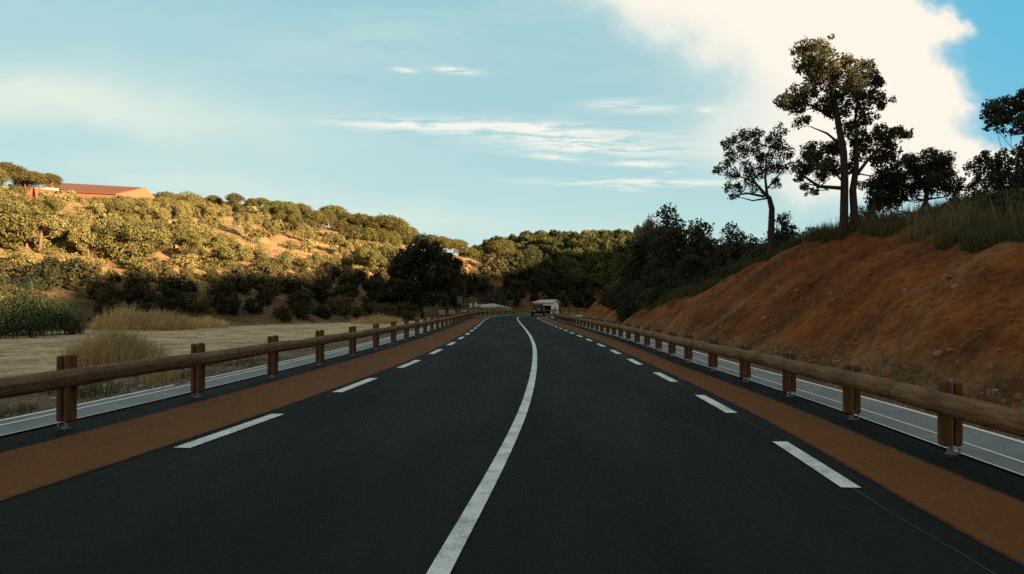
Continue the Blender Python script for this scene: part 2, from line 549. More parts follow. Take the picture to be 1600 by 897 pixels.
def soil(g, b):
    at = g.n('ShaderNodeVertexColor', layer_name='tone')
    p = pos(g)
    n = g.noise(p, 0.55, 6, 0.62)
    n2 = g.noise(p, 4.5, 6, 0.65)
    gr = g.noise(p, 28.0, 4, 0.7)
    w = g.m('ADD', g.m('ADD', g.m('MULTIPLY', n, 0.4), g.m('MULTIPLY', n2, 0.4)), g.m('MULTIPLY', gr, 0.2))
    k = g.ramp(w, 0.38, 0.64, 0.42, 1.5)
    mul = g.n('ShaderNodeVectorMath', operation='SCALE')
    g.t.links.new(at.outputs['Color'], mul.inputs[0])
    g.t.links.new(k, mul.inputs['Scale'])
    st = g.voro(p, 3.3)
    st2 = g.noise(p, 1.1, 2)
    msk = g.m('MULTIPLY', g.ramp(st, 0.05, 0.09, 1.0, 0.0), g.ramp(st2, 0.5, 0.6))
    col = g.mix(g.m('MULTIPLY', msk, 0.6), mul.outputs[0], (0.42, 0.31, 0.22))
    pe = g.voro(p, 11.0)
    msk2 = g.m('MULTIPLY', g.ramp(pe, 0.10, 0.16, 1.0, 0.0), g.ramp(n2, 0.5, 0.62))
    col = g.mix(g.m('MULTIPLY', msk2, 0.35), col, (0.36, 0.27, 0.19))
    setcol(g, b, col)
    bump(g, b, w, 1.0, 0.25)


M['soil'] = material('soil', soil, 0.95, 0.1)

# ------------------------------------------------------------------ the road's line (metres on the ground)
ctrl = [(-30, -3.2), (-15, -1.95), (-6, -1.2), (0, -0.72), (4.3, -0.40), (5.9, -0.22), (8.3, -0.03), (10.7, 0.15), (15.3, 0.38), (19.5, 0.54), (24.9, 0.70),
        (30.1, 0.80), (38.1, 0.85), (52, 0.79), (66, 0.67), (80, 0.58), (90, 0.60)]
cy = np.array([c[0] for c in ctrl]); cxs = np.array([c[1] for c in ctrl])
yy_ = np.arange(-30, 90.01, 0.5)
xx_ = np.interp(yy_, cy, cxs)
for _ in range(6):
    k = np.array([1, 2, 3, 2, 1]) / 9.0
    xx_[2:-2] = np.convolve(xx_, k, 'valid')
px_, py_ = list(xx_), list(yy_)
head = 0.0
while py_[-1] > 60 and len(px_) < 900 and head < math.radians(88):
    s_ = len(px_) - len(xx_)
    curv = min(1 / 75.0, 0.0011 + s_ * 0.5 * 0.0006)
    head += curv * 0.5
    px_.append(px_[-1] + 0.5 * math.sin(head)); py_.append(py_[-1] + 0.5 * math.cos(head))
for _ in range(120):
    px_.append(px_[-1] + 0.5 * math.sin(head)); py_.append(py_[-1] + 0.5 * math.cos(head))
PX, PY = np.array(px_), np.array(py_)
TX, TY = np.gradient(PX), np.gradient(PY)
tl = np.hypot(TX, TY); TX /= tl; TY /= tl
SS = np.concatenate([[0], np.cumsum(np.hypot(np.diff(PX), np.diff(PY)))]) - 30.0   # about equal to Y near the camera


def on_road(s, dd, z=0.0):
    """point at arc length s, dd metres to the right of the centre line"""
    x, y = np.interp(s, SS, PX), np.interp(s, SS, PY)
    tx, ty = np.interp(s, SS, TX), np.interp(s, SS, TY)
    return Vector((x + ty * dd, y - tx * dd, z))


def heading(s):
    return math.atan2(np.interp(s, SS, TX), np.interp(s, SS, TY))


def lane(tab):
    a = np.array(tab, float)
    return lambda s: np.interp(s, a[:, 0], a[:, 1])


dashR = lane([(-10, 2.95), (4, 2.88), (6, 2.80), (10, 2.75), (20, 2.50), (40, 2.26), (60, 2.2), (90, 2.3), (130, 2.9)])
dashL = lane([(-10, -3.3), (8, -3.18), (11, -3.13), (20, -3.0), (40, -3.05), (60, -3.12), (100, -3.4), (140, -3.2)])
ochRi = lambda s: dashR(s) + 0.24
ochLi = lambda s: dashL(s) - 0.20
railR = lane([(-10, 4.35), (5, 4.28), (8, 4.15), (12, 4.05), (20, 3.75), (80, 3.85), (200, 3.9)])
railL = lane([(-10, -5.1), (9, -5.05), (60, -5.05), (100, -5.3), (200, -5.3)])
ochRo = lambda s: railR(s) - 0.33
ochLo = lambda s: railL(s) + 0.26
gutRi = lambda s: railR(s) + 0.12
gutRo = lambda s: railR(s) + 1.10
gutLi = lambda s: railL(s) - 0.36
gutLo = lambda s: railL(s) - 1.22
footR = lane([(-30, 5.55), (10, 5.45), (20, 5.2), (60, 5.3), (80, 6.2), (105, 8.0), (140, 9.0), (250, 9.0)])
topY = np.array([(-140, 3.0), (0, 2.6), (10, 2.55), (14.5, 2.6), (20, 3.15), (25, 3.95), (30, 3.9), (33.5, 3.3), (37, 2.4), (46, 1.3), (56, 1.3), (66, 2.2), (78, 4.0), (95, 6.3), (110, 7.4), (140, 9.0), (400, 12)])

# hills across the valley, by bearing x / y: distance of the foot, distance of the brow, height of the brow
HILL = np.array([(-1.5, 30, 90, 17), (-0.625, 56, 125, 17.2), (-0.56, 59, 126, 16.6), (-0.445, 64, 132, 15.8), (-0.39, 67, 142, 16.8), (-0.336, 70, 152, 17.8), (-0.273, 76, 160, 17.4), (-0.203, 84, 170, 16.9), (-0.156, 98, 178, 15.9),
                 (-0.125, 112, 182, 15.3), (-0.067, 150, 190, 13.3), (-0.04, 163, 193, 12.8), (-0.008, 170, 196, 12.1), (0.02, 174, 202, 11.6), (0.05, 176, 215, 6.0), (0.09, 190, 230, 0.0), (3.0, 190, 230, 0.0)], float)
FARH = np.array([(-1.5, 230, 290, 10.0), (-0.10, 230, 290, 10.0), (-0.06, 220, 290, 15.0), (-0.03, 215, 290, 19.3), (0.0, 212, 290, 20.6), (0.03, 200, 288, 20.8), (0.06, 180, 285, 20.8), (0.15, 188, 288, 22.5), (0.5, 200, 300, 24), (3.0, 200, 300, 24)], float)


def hills(x, y):
    """height of the hills and how far inside their foot a point lies"""
    u = np.clip(x / np.maximum(y, 4.0), -1.45, 2.9)
    wob_ = 3.0 * fbm(x / 22, y / 22, 3, 15)
    q1 = y + wob_ - np.interp(u, HILL[:, 0], HILL[:, 1])
    h1 = np.interp(u, HILL[:, 0], HILL[:, 3]) * np.sin(np.clip(q1 / (np.interp(u, HILL[:, 0], HILL[:, 2]) - np.interp(u, HILL[:, 0], HILL[:, 1])), 0, 1) * math.pi / 2) ** 1.10
    q2 = y + wob_ - np.interp(u, FARH[:, 0], FARH[:, 1])
    h2 = np.interp(u, FARH[:, 0], FARH[:, 3]) * np.sin(np.clip(q2 / (np.interp(u, FARH[:, 0], FARH[:, 2]) - np.interp(u, FARH[:, 0], FARH[:, 1])), 0, 1) * math.pi / 2) ** 1.10
    q = np.where(u > 0.07, q2, q1)
    amp = np.clip(q / 18.0, 0, 1)
    return np.where(y > 4, np.maximum(h1, h2) + amp * (fbm(x / 16, y / 16, 4, 3) * 2.2 + fbm(x / 4, y / 4, 3, 5) * 0.6), 0), q


def nearest(x, y, ax, ay):
    x, y = np.atleast_1d(x), np.atleast_1d(y)
    out = np.empty(len(x), int)
    for i in range(0, len(x), 8000):
        dd = (x[i:i + 8000, None] - ax[None]) ** 2 + (y[i:i + 8000, None] - ay[None]) ** 2
        out[i:i + 8000] = dd.argmin(1)
    return out


def terrain(x, y, full=False):
    x, y = np.atleast_1d(np.asarray(x, float)), np.atleast_1d(np.asarray(y, float))
    i = nearest(x, y, PX, PY)
    dx, dy = x - PX[i], y - PY[i]
    dd = dx * TY[i] - dy * TX[i]
    dist = np.hypot(dx, dy)
    dd = np.where(dd >= 0, dist, -dist)
    s = SS[i]
    # valley side
    hill, q = hills(x, y)
    t = q
    lot = -0.28 * sstep(-dd, 6.4, 11) + 0.12 * fbm(x / 5, y / 5, 4, 9) * sstep(-dd, 6.6, 9)
    lot += 0.35 * np.exp(-((x + 9.5) / 2.2) ** 2 - ((y - 16) / 3.0) ** 2)
    lot += 1.5 * np.exp(-(((x + 6) / 8.5) ** 2 + ((y - 152) / 7.0) ** 2) ** 1.5)
    # right side: the cut bank and the ground above it
    df = footR(s)
    e = dd - df
    P = np.interp(y, topY[:, 0], topY[:, 1])
    steep = 0.86 + 0.16 * sstep(y, 60, 100)
    gully = fbm(s / 2.2, e / 5.0, 5, 21, 0.6)
    ramp_ = np.maximum(e, 0) * steep
    up = P + 0.13 * np.clip(e - P / steep, 0, 22)
    kk = 0.45
    bank = -kk * np.log(np.exp(-np.clip(ramp_, 0, 60) / kk) + np.exp(-np.clip(up, 0, 60) / kk))
    bank = np.maximum(bank, 0)
    rough = sstep(e, 0.1, 1.2)
    bank += rough * (gully * 0.50 + fbm(s / 1.1, e / 1.1, 5, 31, 0.6) * 0.50 + fbm(x / 6, y / 6, 3, 41) * 0.5)
    bank = np.where(e > 0, np.maximum(bank, -0.02), 0)
    # the high ridge away to the right, behind the camera, unseen and shaped to keep the sun off the valley floor
    sl, tl_ = x * LX + y * LY, x * -LY * -1 + y * 0.8
    Hr = np.interp(tl_, SHADE_RIDGE[:, 0], SHADE_RIDGE[:, 1])
    ridge = Hr * np.exp(-((sl + 100) / 38) ** 2) * (1 + 0.10 * fbm(tl_ / 14, sl / 30, 3, 77))
    right = dd > 0
    h = np.where(right, bank, lot) + np.where(q > 0, hill, 0)
    h = np.maximum(h, ridge - 0.5)
    inside = (dd > gutLo(s) + 0.05) & (dd < gutRo(s) - 0.05)
    h = np.where(inside, -0.16, h)
    if full: return h, dd, s, q, t, e, P, steep, gully, right
    return h


SHADE_RIDGE = np.array([(-220, 26), (-60, 25), (0, 23), (20, 22.5), (29, 22.8), (34, 28.0), (42, 29.0), (57, 29), (68, 31), (76, 34), (82, 32.5), (96, 31.5), (120, 36.5), (149, 39.5), (175, 45), (200, 50), (230, 52), (320, 53)], float)  # crest heights shaped to place the edge of the shade


def gridspace(parts):
    out = []
    for a, b, st in parts: out += list(np.arange(a, b - 1e-6, st))
    return np.array(out + [parts[-1][1]])


def px_ground(px, py, y0=7.0, y1=330.0):
    """first point of the ground met by the sight line through a pixel of the photograph; its brow if none"""
    Y = np.arange(y0, y1, 0.5)
    X = (px - CX) / FPX * Y
    Z = EYE + (HY - py) / FPX * Y
    T = terrain(X, Y)
    hit = np.nonzero(T >= Z)[0]
    k = hit[0] if len(hit) else int(np.argmax((T - EYE) / Y * (Y > 30)))
    return Vector((X[k], Y[k], T[k]))


def px_at(px, py, Y):
    return Vector(((px - CX) / FPX * Y, Y, EYE + (HY - py) / FPX * Y))


def zg(x, y):
    return float(terrain(x, y)[0])


def build_ground():
    gx = gridspace([(-320, -120, 8), (-120, -60, 2.5), (-60, -14, 1.0), (-14, 4, 0.3), (4, 14, 0.16), (14, 40, 0.8), (40, 130, 4), (130, 420, 8)])
    gy = gridspace([(-180, -8, 6), (-8, 4, 0.6), (4, 50, 0.22), (50, 130, 0.8), (130, 215, 1.8), (215, 460, 7)])
    X, Y = np.meshgrid(gx, gy)
    x, y = X.ravel(), Y.ravel()
    h, dd, s, q, t, e, P, steep, gully, right = terrain(x, y, True)
    nx, ny = len(gx), len(gy)
    idx = np.arange(nx * ny).reshape(ny, nx)
    F = np.stack([idx[:-1, :-1], idx[:-1, 1:], idx[1:, 1:], idx[1:, :-1]], -1).reshape(-1, 4)
    me = bpy.data.meshes.new('ground')
    me.from_pydata(np.stack([x, y, h], 1).tolist(), [], F.tolist())
    # colours of the different soils
    col = np.empty((len(x), 3))
    lotc = np.array([0.66, 0.465, 0.285]); col[:] = lotc
    nn = fbm(x / 3.0, y / 3.0, 4, 51)
    def mixin(mask, c): col[:] = col * (1 - mask[:, None]) + np.array(c) * mask[:, None]
    mixin((sstep(nn, 0.05, 0.25) * 0.4), (0.34, 0.25, 0.165))
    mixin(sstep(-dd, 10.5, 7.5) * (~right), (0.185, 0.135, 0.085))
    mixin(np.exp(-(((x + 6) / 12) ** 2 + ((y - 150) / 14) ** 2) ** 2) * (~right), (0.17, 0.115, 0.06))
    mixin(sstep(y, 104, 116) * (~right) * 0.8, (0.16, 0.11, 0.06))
    hillm = sstep(q, -3, 2)
    mixin(hillm, (0.42, 0.225, 0.115))
    gm = sstep(fbm(x / 7, y / 7, 4, 61), -0.05, 0.12)
    mixin(hillm * gm * 0.7, (0.36, 0.25, 0.11))
    mixin(hillm * sstep(fbm(x / 5, y / 5, 4, 63), 0.05, 0.2) * 0.8, (0.20, 0.15, 0.06))
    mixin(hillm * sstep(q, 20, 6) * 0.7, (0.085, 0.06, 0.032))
    r_ = right & (e > -0.3)
    mixin(r_ * 1.0, (0.25, 0.084, 0.021))
    mixin(r_ * sstep(fbm(x / 2.6, y / 2.6, 4, 101), 0.0, 0.22) * 0.55, (0.12, 0.040, 0.011))
    mixin(r_ * sstep(gully, 0.02, 0.2) * 0.55, (0.30, 0.125, 0.042))
    mixin(r_ * sstep(gully, -0.02, -0.2) * 0.6, (0.15, 0.043, 0.009))
    streak = np.exp(-((s - 28.8 + 0.42 * e) / 0.42) ** 2) * sstep(e, 0.0, 0.6) * (0.35 + 0.65 * sstep(fbm(x / 0.7, y / 0.7, 3, 111), -0.1, 0.15)) * sstep(e, 3.4, 2.2)
    mixin(r_ * np.clip(streak, 0, 1) * 0.65, (0.40, 0.22, 0.10))
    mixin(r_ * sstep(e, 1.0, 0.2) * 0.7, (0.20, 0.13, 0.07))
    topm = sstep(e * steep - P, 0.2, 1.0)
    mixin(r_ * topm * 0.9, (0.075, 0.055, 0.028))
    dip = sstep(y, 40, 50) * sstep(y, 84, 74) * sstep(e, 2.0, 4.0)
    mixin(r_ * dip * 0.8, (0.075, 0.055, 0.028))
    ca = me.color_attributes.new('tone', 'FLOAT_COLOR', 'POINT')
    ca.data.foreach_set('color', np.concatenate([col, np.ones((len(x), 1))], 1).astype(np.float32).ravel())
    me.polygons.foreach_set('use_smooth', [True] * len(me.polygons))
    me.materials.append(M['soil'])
    tag(link('ground', me), kind='structure')


build_ground()


# ------------------------------------------------------------------ road, strips, markings, drains
def strip(name, a, b, z, mat, s0, s1, step=0.5, nd=1, kind='structure', zf=None):
    ss = np.arange(s0, s1 + 1e-6, step)
    vs, fs, uv = [], [], []
    for s in ss:
        for k in range(nd + 1):
            dd = a(s) + (b(s) - a(s)) * k / nd
            vs.append(tuple(on_road(s, dd, z if zf is None else zf(k / nd)))); uv.append((dd, s))
    w = nd + 1
    for i in range(len(ss) - 1):
        for k in range(nd):
            fs.append((i * w + k, i * w + k + 1, (i + 1) * w + k + 1, (i + 1) * w + k))
    me = bpy.data.meshes.new(name)
    me.from_pydata(vs, [], fs)
    ul = me.uv_layers.new(name='UVMap')
    ue = me.uv_layers.new(name='edge')
    for l in me.loops:
        ul.data[l.index].uv = uv[l.vertex_index]
        i_, k_ = divmod(l.vertex_index, w)
        ue.data[l.index].uv = (min(k_, nd - k_) / nd * abs(b(ss[i_]) - a(ss[i_])), ss[i_])
    me.materials.append(mat)
    return tag(link(name, me), kind=kind)


S_END = float(SS[-1]) - 1
strip('road', lambda s: gutLi(s) + 0.02, lambda s: gutRi(s) - 0.0, 0.0, M['asphalt'], -14, S_END, 0.5, 6)
strip('shoulder_strip', ochLo, ochLi, 0.004, M['ochre'], -14, S_END, 0.5, 4)
strip('shoulder_strip', ochRi, ochRo, 0.004, M['ochre'], -14, S_END, 0.5, 4)
strip('road_seam', lambda s: dashR(s) + 0.02 + 0.012 * math.sin(s * 1.7), lambda s: dashR(s) + 0.028 + 0.012 * math.sin(s * 1.7 + 0.2), 0.004, M['seam'], -10, 60)


def drain(a, b, s0, s1, seam, lipw):
    """shallow concrete drain: sunk bed, pale lips and a pale seam"""
    zf = lambda k: 0.015 - 0.05 * math.sin(k * math.pi)
    o = strip('drain_channel', a, b, 0, M['concrete'], s0, s1, 0.5, 8, zf=zf)
    for k0, k1 in ((0.0, lipw), (seam - 0.02, seam + 0.02), (0.95, 1.0)):
        f0 = lambda s, k0=k0: a(s) + (b(s) - a(s)) * k0
        f1 = lambda s, k1=k1: a(s) + (b(s) - a(s)) * k1
        lo = min(0.02 - 0.045 * math.sin(k0 * math.pi), 0.02 - 0.045 * math.sin(k1 * math.pi)) + 0.006
        strip('drain_edge', f0, f1, 0, M['pale_lip'], s0, s1, 0.5, 1,
              zf=lambda t, k0=k0, k1=k1: 0.021 - 0.05 * math.sin((k0 + (k1 - k0) * t) * math.pi))


drain(gutRi, gutRo, -10, 150, 0.50, 0.05)
drain(gutLi, gutLo, -10, 150, 0.80, 0.09)

# centre line and edge dashes, laid as one painted sheet
def markings():
    vs, fs = [], []
    def patch(f, w, s0, s1, step):
        n = max(1, int(math.ceil((s1 - s0) / step)))
        for i in range(n + 1):
            s = s0 + (s1 - s0) * i / n
            for sg in (-1, 1): vs.append(tuple(on_road(s, f(s) + sg * w / 2, 0.008)))
        o = len(vs) - 2 * (n + 1)
        for i in range(n): fs.append((o + 2 * i, o + 2 * i + 1, o + 2 * i + 3, o + 2 * i + 2))
    patch(lambda s: 0.0 * s, 0.122, -12, S_END, 0.5)
    for k in range(-2, 40): patch(dashR, 0.15, 6.65 + 4.33 * k, 8.75 + 4.33 * k, 1.0)
    for k in range(-2, 40): patch(dashL, 0.17, 7.92 + 5.3 * k, 10.5 + 5.3 * k, 1.0)
    me = bpy.data.meshes.new('road_marking')
    me.from_pydata(vs, [], fs)
    me.materials.append(M['paint'])
    tag(link('road_marking', me), kind='structure')


markings()


# ------------------------------------------------------------------ wooden guardrails
def log_mesh(pts, r, seed):
    """one turned log along pts, with UVs (around, along)"""
    sides = 14
    mb = MB()
    n = len(pts)
    rad = [r * (1 + 0.05 * (random.Random(seed * 31 + i).random() - 0.5)) for i in range(n)]
    p2 = [pts[0]] + [pts[0] + (pts[1] - pts[0]).normalized() * 0.03] + pts[1:-1] + [pts[-1] - (pts[-1] - pts[-2]).normalized() * 0.03] + [pts[-1]]
    r2 = [rad[0] * 0.72] + [rad[0]] + rad[1:-1] + [rad[-1]] + [rad[-1] * 0.72]
    mb.tube(p2, r2, sides, True, 0.03, seed)
    me = mb.mesh('rail_log', M['log'], True)
    ul = me.uv_layers.new(name='UVMap')
    ln = [0.0]
    for i in range(1, len(p2)): ln.append(ln[-1] + (p2[i] - p2[i - 1]).length)
    for l in me.loops:
        v = l.vertex_index
        ul.data[l.index].uv = ((v % sides) / sides, ln[v // sides] + seed * 3.7)
    return me


def post_parts(inner, wood_top, steel_top):
    """a thick timber on the road side and a thinner one behind, a steel profile between; x across the road, y along it"""
    w = MB()
    for x0, x1, hy, zt in ((0.017, 0.105, 0.062, wood_top), (-0.017, -0.082, 0.058, wood_top - 0.012)):
        c = (x0 + x1) / 2 * inner
        w.box((c, 0, (0.085 + zt) / 2), (abs(x1 - x0), hy * 2, zt - 0.085), bev=0.016)
    me = w.mesh('post', M['post_wood'])
    ul = me.uv_layers.new(name='UVMap')
    for l in me.loops:
        c = me.vertices[l.vertex_index].co
        ul.data[l.index].uv = ((c.x + c.y) * 1.3, c.z * 1.0)
    st = MB()
    st.box((0, 0, steel_top / 2 - 0.05), (0.026, 0.03, steel_top + 0.1))
    st.box((0, 0, 0.012), (0.09, 0.07, 0.010))
    for sx in (-1, 1): st.box((sx * 0.05, -0.05, 0.045), (0.018, 0.018, 0.06), bev=0.004)
    return me, st.mesh('steel_profile', M['steel'])


def guardrail(name, label, f, s0, s1, gap, inner, per_log, tops, seed, first=None, endcap=None):
    base = on_road(s0, float(f(s0)))
    t = thing(name, label, 'guardrail', base)
    pm, sm = post_parts(inner, tops[0], tops[1])
    start = first if first is not None else s0
    ps = np.arange(start, s1 + 0.01, gap)
    k0 = None
    rr = random.Random(seed)
    for i, s in enumerate(ps):
        p = on_road(s, float(f(s)))
        if k0 is None:
            k0 = link('post', pm, t); st = link('steel_profile', sm, k0)
            o = k0
        else:
            o = k0.copy(); C.objects.link(o)
            st2 = st.copy(); C.objects.link(st2); st2.parent = o
        o.location = p - base + Vector((0, 0, rr.uniform(-0.012, 0.02)))
        o.rotation_euler = (rr.uniform(-0.012, 0.012), rr.uniform(-0.012, 0.012), -heading(s) + rr.uniform(-0.03, 0.03))
    sa = start - gap * 0.35 - (gap * per_log if start > s0 else 0)
    i = 0
    ls = start + gap * 0.28 - gap * per_log
    end = ps[-1] + 0.3
    while ls < end:
        le = min(ls + gap * per_log - 0.012, end)
        n = max(3, int((le - ls) / 0.45))
        pts = []
        for k in range(n + 1):
            s = ls + (le - ls) * k / n
            p = on_road(s, float(f(s)) + inner * 0.20, tops[2] + 0.008 * math.sin(s * 1.3 + seed))
            pts.append(p - base)
        if le - ls > 0.4: link('rail_log', log_mesh(pts, 0.100, seed * 50 + i), t)
        ls += gap * per_log
        i += 1
    if endcap:
        e = MB()
        a = on_road(end, float(f(end)) + inner * 0.20, tops[2]) - base
        h_ = heading(end)
        for sg in (0, 1):
            pass
        pts = []
        for k in range(9):
            w_ = math.pi * k / 8
            pts.append(a + Vector((math.cos(h_) * (-inner) * (0.16 - 0.16 * math.cos(w_)), 0, 0)) + Vector((math.sin(h_), math.cos(h_), 0)) * (0.5 * math.sin(w_)))
        lo = [tuple(p - Vector((0, 0, 0.17))) for p in pts]; hi = [tuple(p + Vector((0, 0, 0.17))) for p in pts]
        e.add(lo + hi, [(k, k + 1, k + 10, k + 9) for k in range(8)])
        o = link('end_cap', e.mesh('end_cap', M['steel']), t)
        sd = o.modifiers.new('thick', 'SOLIDIFY'); sd.thickness = 0.012
    return t


guardrail('log_guardrail', 'round log guardrail along the edge of the road, on the side of the dirt lot', railL, -3, 132, 3.42, 1, 2, (0.84, 0.82, 0.61), 1, first=8.98 - 3.42 * 3)
guardrail('log_guardrail', 'round log guardrail on steel posts below the bare red earth bank', railR, -2, 88, 2.43, -1, 2, (0.69, 0.71, 0.53), 2, first=8.05 - 2.43 * 4, endcap=True)
guardrail('log_guardrail', 'distant log guardrail round the outside of the bend in front of the white shelter', railL, 140, S_END - 40, 2.6, 1, 2, (0.84, 0.82, 0.61), 3)


# ------------------------------------------------------------------ plants
def leaves(blobs, per, size, rng, jit=0.75, squash=1.0, inner=0.5, droop=0.0):
    """leaf-clump faces on and in a set of round masses: rows (x, y, z, r)"""
    out = []
    for (bx, by, bz, r) in blobs:
        n = max(6, int(per * r * r))
        d_ = rng.normal(size=(n, 3)); d_ /= np.linalg.norm(d_, axis=1)[:, None]
        lump = 1 + 0.28 * np.sin(d_[:, 0] * 5 + bx * 3) * np.cos(d_[:, 2] * 6 + by * 2)
        rad = r * lump * (inner + (1 - inner) * rng.random(n) ** 0.6)
        p = np.array([bx, by, bz]) + d_ * rad[:, None] * np.array([1, 1, squash])
        nrm = d_ + jit * rng.normal(size=(n, 3)); nrm /= np.linalg.norm(nrm, axis=1)[:, None]
        a = np.cross(nrm, rng.normal(size=(n, 3))); a /= np.linalg.norm(a, axis=1)[:, None]
        b = np.cross(nrm, a)
        sz = size * (0.55 + 0.9 * rng.random(n))[:, None]
        fold = nrm * sz * 0.35 * rng.normal(size=(n, 1))
        q = np.stack([p - a * sz * 0.6, p - b * sz * 0.42 + fold, p + a * sz * 0.6, p + b * sz * 0.42 + fold], 1)
        out.append(q)
    return np.concatenate(out)


def crown_blobs(kind, rng, w, h0, h1, n):
    """round masses for a crown of width w between heights h0 and h1"""
    B = []
    for i in range(n):
        if kind == 'lobed':
            if i % 6 == 0:
                d_ = rng.normal(size=3); d_ /= np.linalg.norm(d_)
                k = 0.5 + 0.35 * rng.random()
                lobe = np.array([d_[0] * w / 2 * k, d_[1] * w / 2 * k, (h0 + h1) / 2 + d_[2] * (h1 - h0) / 2 * k * 0.85])
                lr = w * (0.11 + 0.10 * rng.random())
            o_ = rng.normal(size=3); o_ /= np.linalg.norm(o_)
            p_ = lobe + o_ * lr * (0.4 + 0.6 * rng.random()) * np.array([1, 1, 0.75])
            B.append((p_[0], p_[1], min(p_[2], h1 * 0.97), lr * (0.42 + 0.35 * rng.random())))
        elif kind == 'umbrella':
            a = rng.random() * 2 * math.pi; k = math.sqrt(rng.random())
            z = h1 - (h1 - h0) * (0.28 + 0.62 * k * k * rng.random() + 0.25 * k * k)
            B.append((w / 2 * 0.86 * k * math.cos(a), w / 2 * 0.86 * k * math.sin(a), z, w * (0.10 + 0.07 * rng.random())))
        elif kind == 'cone':
            t = rng.random() ** 0.8
            a = rng.random() * 2 * math.pi
            rr = w / 2 * (1 - t) ** 0.7 * math.sqrt(rng.random())
            B.append((rr * math.cos(a), rr * math.sin(a), h0 + (h1 - h0) * t * 0.94, w * (0.13 + 0.10 * rng.random()) * (1 - 0.4 * t)))
        else:
            d_ = rng.normal(size=3); d_ /= np.linalg.norm(d_)
            k = 0.35 + 0.65 * rng.random() ** 0.5
            cz, rz = (h0 + h1) / 2, (h1 - h0) / 2
            z = cz + d_[2] * rz * k * 0.80
            B.append((d_[0] * w / 2 * k * 0.80, d_[1] * w / 2 * k * 0.80, z, w * (0.09 + 0.09 * rng.random())))
    return B


def limbs(mb, blobs, trunk, tr, rng, thin=0.035, every=1):
    """limbs that run from the trunk's upper half into the masses of the crown"""
    tp = [np.array(p) for p in trunk]
    for i, b in enumerate(blobs):
        if i % every: continue
        e = np.array(b[:3])
        best = min(range(len(tp)), key=lambda k: np.linalg.norm(tp[k] - e) + (6 if tp[k][2] > e[2] - 0.1 else 0))
        s = tp[best]
        mid = s * 0.5 + e * 0.5 + np.array([rng.normal() * 0.15, rng.normal() * 0.15, -0.12 * np.linalg.norm(e - s)])
        r0 = min(tr[best] * 0.5, thin * 2.6)
        mb.tube([s, mid, e], [r0, r0 * 0.65, thin * 0.4], 5, False)


def proto(name, kind, seed, w, h, h0, n, per, size, leaf, bark, tr=0.16, lean=0.0, forks=1, jit=0.75, squash=1.0):
    rng = np.random.default_rng(seed)
    B = crown_blobs(kind, rng, w, h0, h, n)
    cm = quads_mesh('crown', leaves(B, per, size, rng, jit, squash), leaf)
    mb = MB()
    for f in range(forks):
        ang = rng.random() * 6.28
        lx, ly = lean * math.cos(ang), lean * math.sin(ang)
        top = h0 + (h - h0) * 0.6
        pts = [(0.12 * f, 0, -0.4)] + [(lx * t * t * top + 0.12 * f + 0.10 * rng.normal() * t, ly * t * t * top + 0.10 * rng.normal() * t, top * t) for t in (0.12, 0.35, 0.6, 0.8, 1.0)]
        rad = [tr * 1.5, tr * 1.15, tr * 0.95, tr * 0.75, tr * 0.55, tr * 0.25]
        mb.tube(pts, rad, 7, False, 0.15, seed)
        limbs(mb, B, pts, rad, rng, tr * 0.22, 2 if kind != 'umbrella' else 3)
    tm = mb.mesh('trunk', bark, True)
    return dict(name=name, crown=cm, trunk=tm, h=h, w=w)


OAKS = [proto('cork_oak', 'lobed', 100 + i, (5.6, 5.0, 6.2, 4.6, 5.4)[i], (5.0, 5.4, 5.2, 4.6, 6.0)[i], (0.9, 1.2, 1.0, 0.7, 1.5)[i], 66, 420, 0.15, M['oak_leaf'], M['pine_bark'], 0.10, 0.09, 2) for i in range(5)]
PINES = [proto('umbrella_pine', 'umbrella', 200 + i, (6.0, 5.2, 7.0, 5.6)[i], (7.6, 7.0, 7.8, 8.4)[i], (3.9, 3.4, 4.2, 4.4)[i], 44, 300, 0.18, M['pine_leaf'], M['pine_bark'], 0.10, 0.06, (1, 2, 2, 1)[i]) for i in range(4)]
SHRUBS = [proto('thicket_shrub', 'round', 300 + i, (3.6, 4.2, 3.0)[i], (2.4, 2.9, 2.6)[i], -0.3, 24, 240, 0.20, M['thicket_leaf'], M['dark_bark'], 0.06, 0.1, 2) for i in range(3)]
BUSHES = [proto('hillside_bush', 'round', 320 + i, 2.4, 1.7, -0.2, 16, 320, 0.17, M['oak_leaf'], M['pale_bark'], 0.05, 0.1, 2) for i in range(2)]
DARKS = [proto('evergreen_oak', 'lobed', 400 + i, (6.0, 5.0, 5.5)[i], (6.0, 6.6, 5.4)[i], (0.4, 0.6, 0.2)[i], 66, 300, 0.16, M['shaded_leaf'], M['dark_bark'], 0.16, 0.05, 2) for i in range(3)]
DSHRUB = [proto('bank_shrub', 'round', 420 + i, 3.2, 2.3, -0.3, 22, 420, 0.13, M['shaded_leaf'], M['dark_bark'], 0.05, 0.1, 2) for i in range(2)]
WOODS = [proto('forest_pine', 'round', 500 + i, (6.2, 7.0, 6.0)[i], (7.6, 7.2, 8.4)[i], 1.6, 34, 130, 0.36, M['wood_leaf'], M['bark'], 0.18, 0.02, 1) for i in range(3)]
LITS = [proto('pale_oak', 'cone', 540 + i, 4.0, 8.0, 1.2, 34, 260, 0.22, M['wood_leaf'], M['pale_bark'], 0.16, 0.03, 1) for i in range(1)]
OLIVES = [proto('olive_tree', 'round', 560, 5.0, 3.6, -0.2, 30, 300, 0.16, M['olive_leaf'], M['bark'], 0.12, 0.05, 2)]
ALL = dict(oak=OAKS, pine=PINES, shrub=SHRUBS, bush=BUSHES, dark=DARKS, dshrub=DSHRUB, wood=WOODS, lit=LITS, olive=OLIVES)
_first = {}


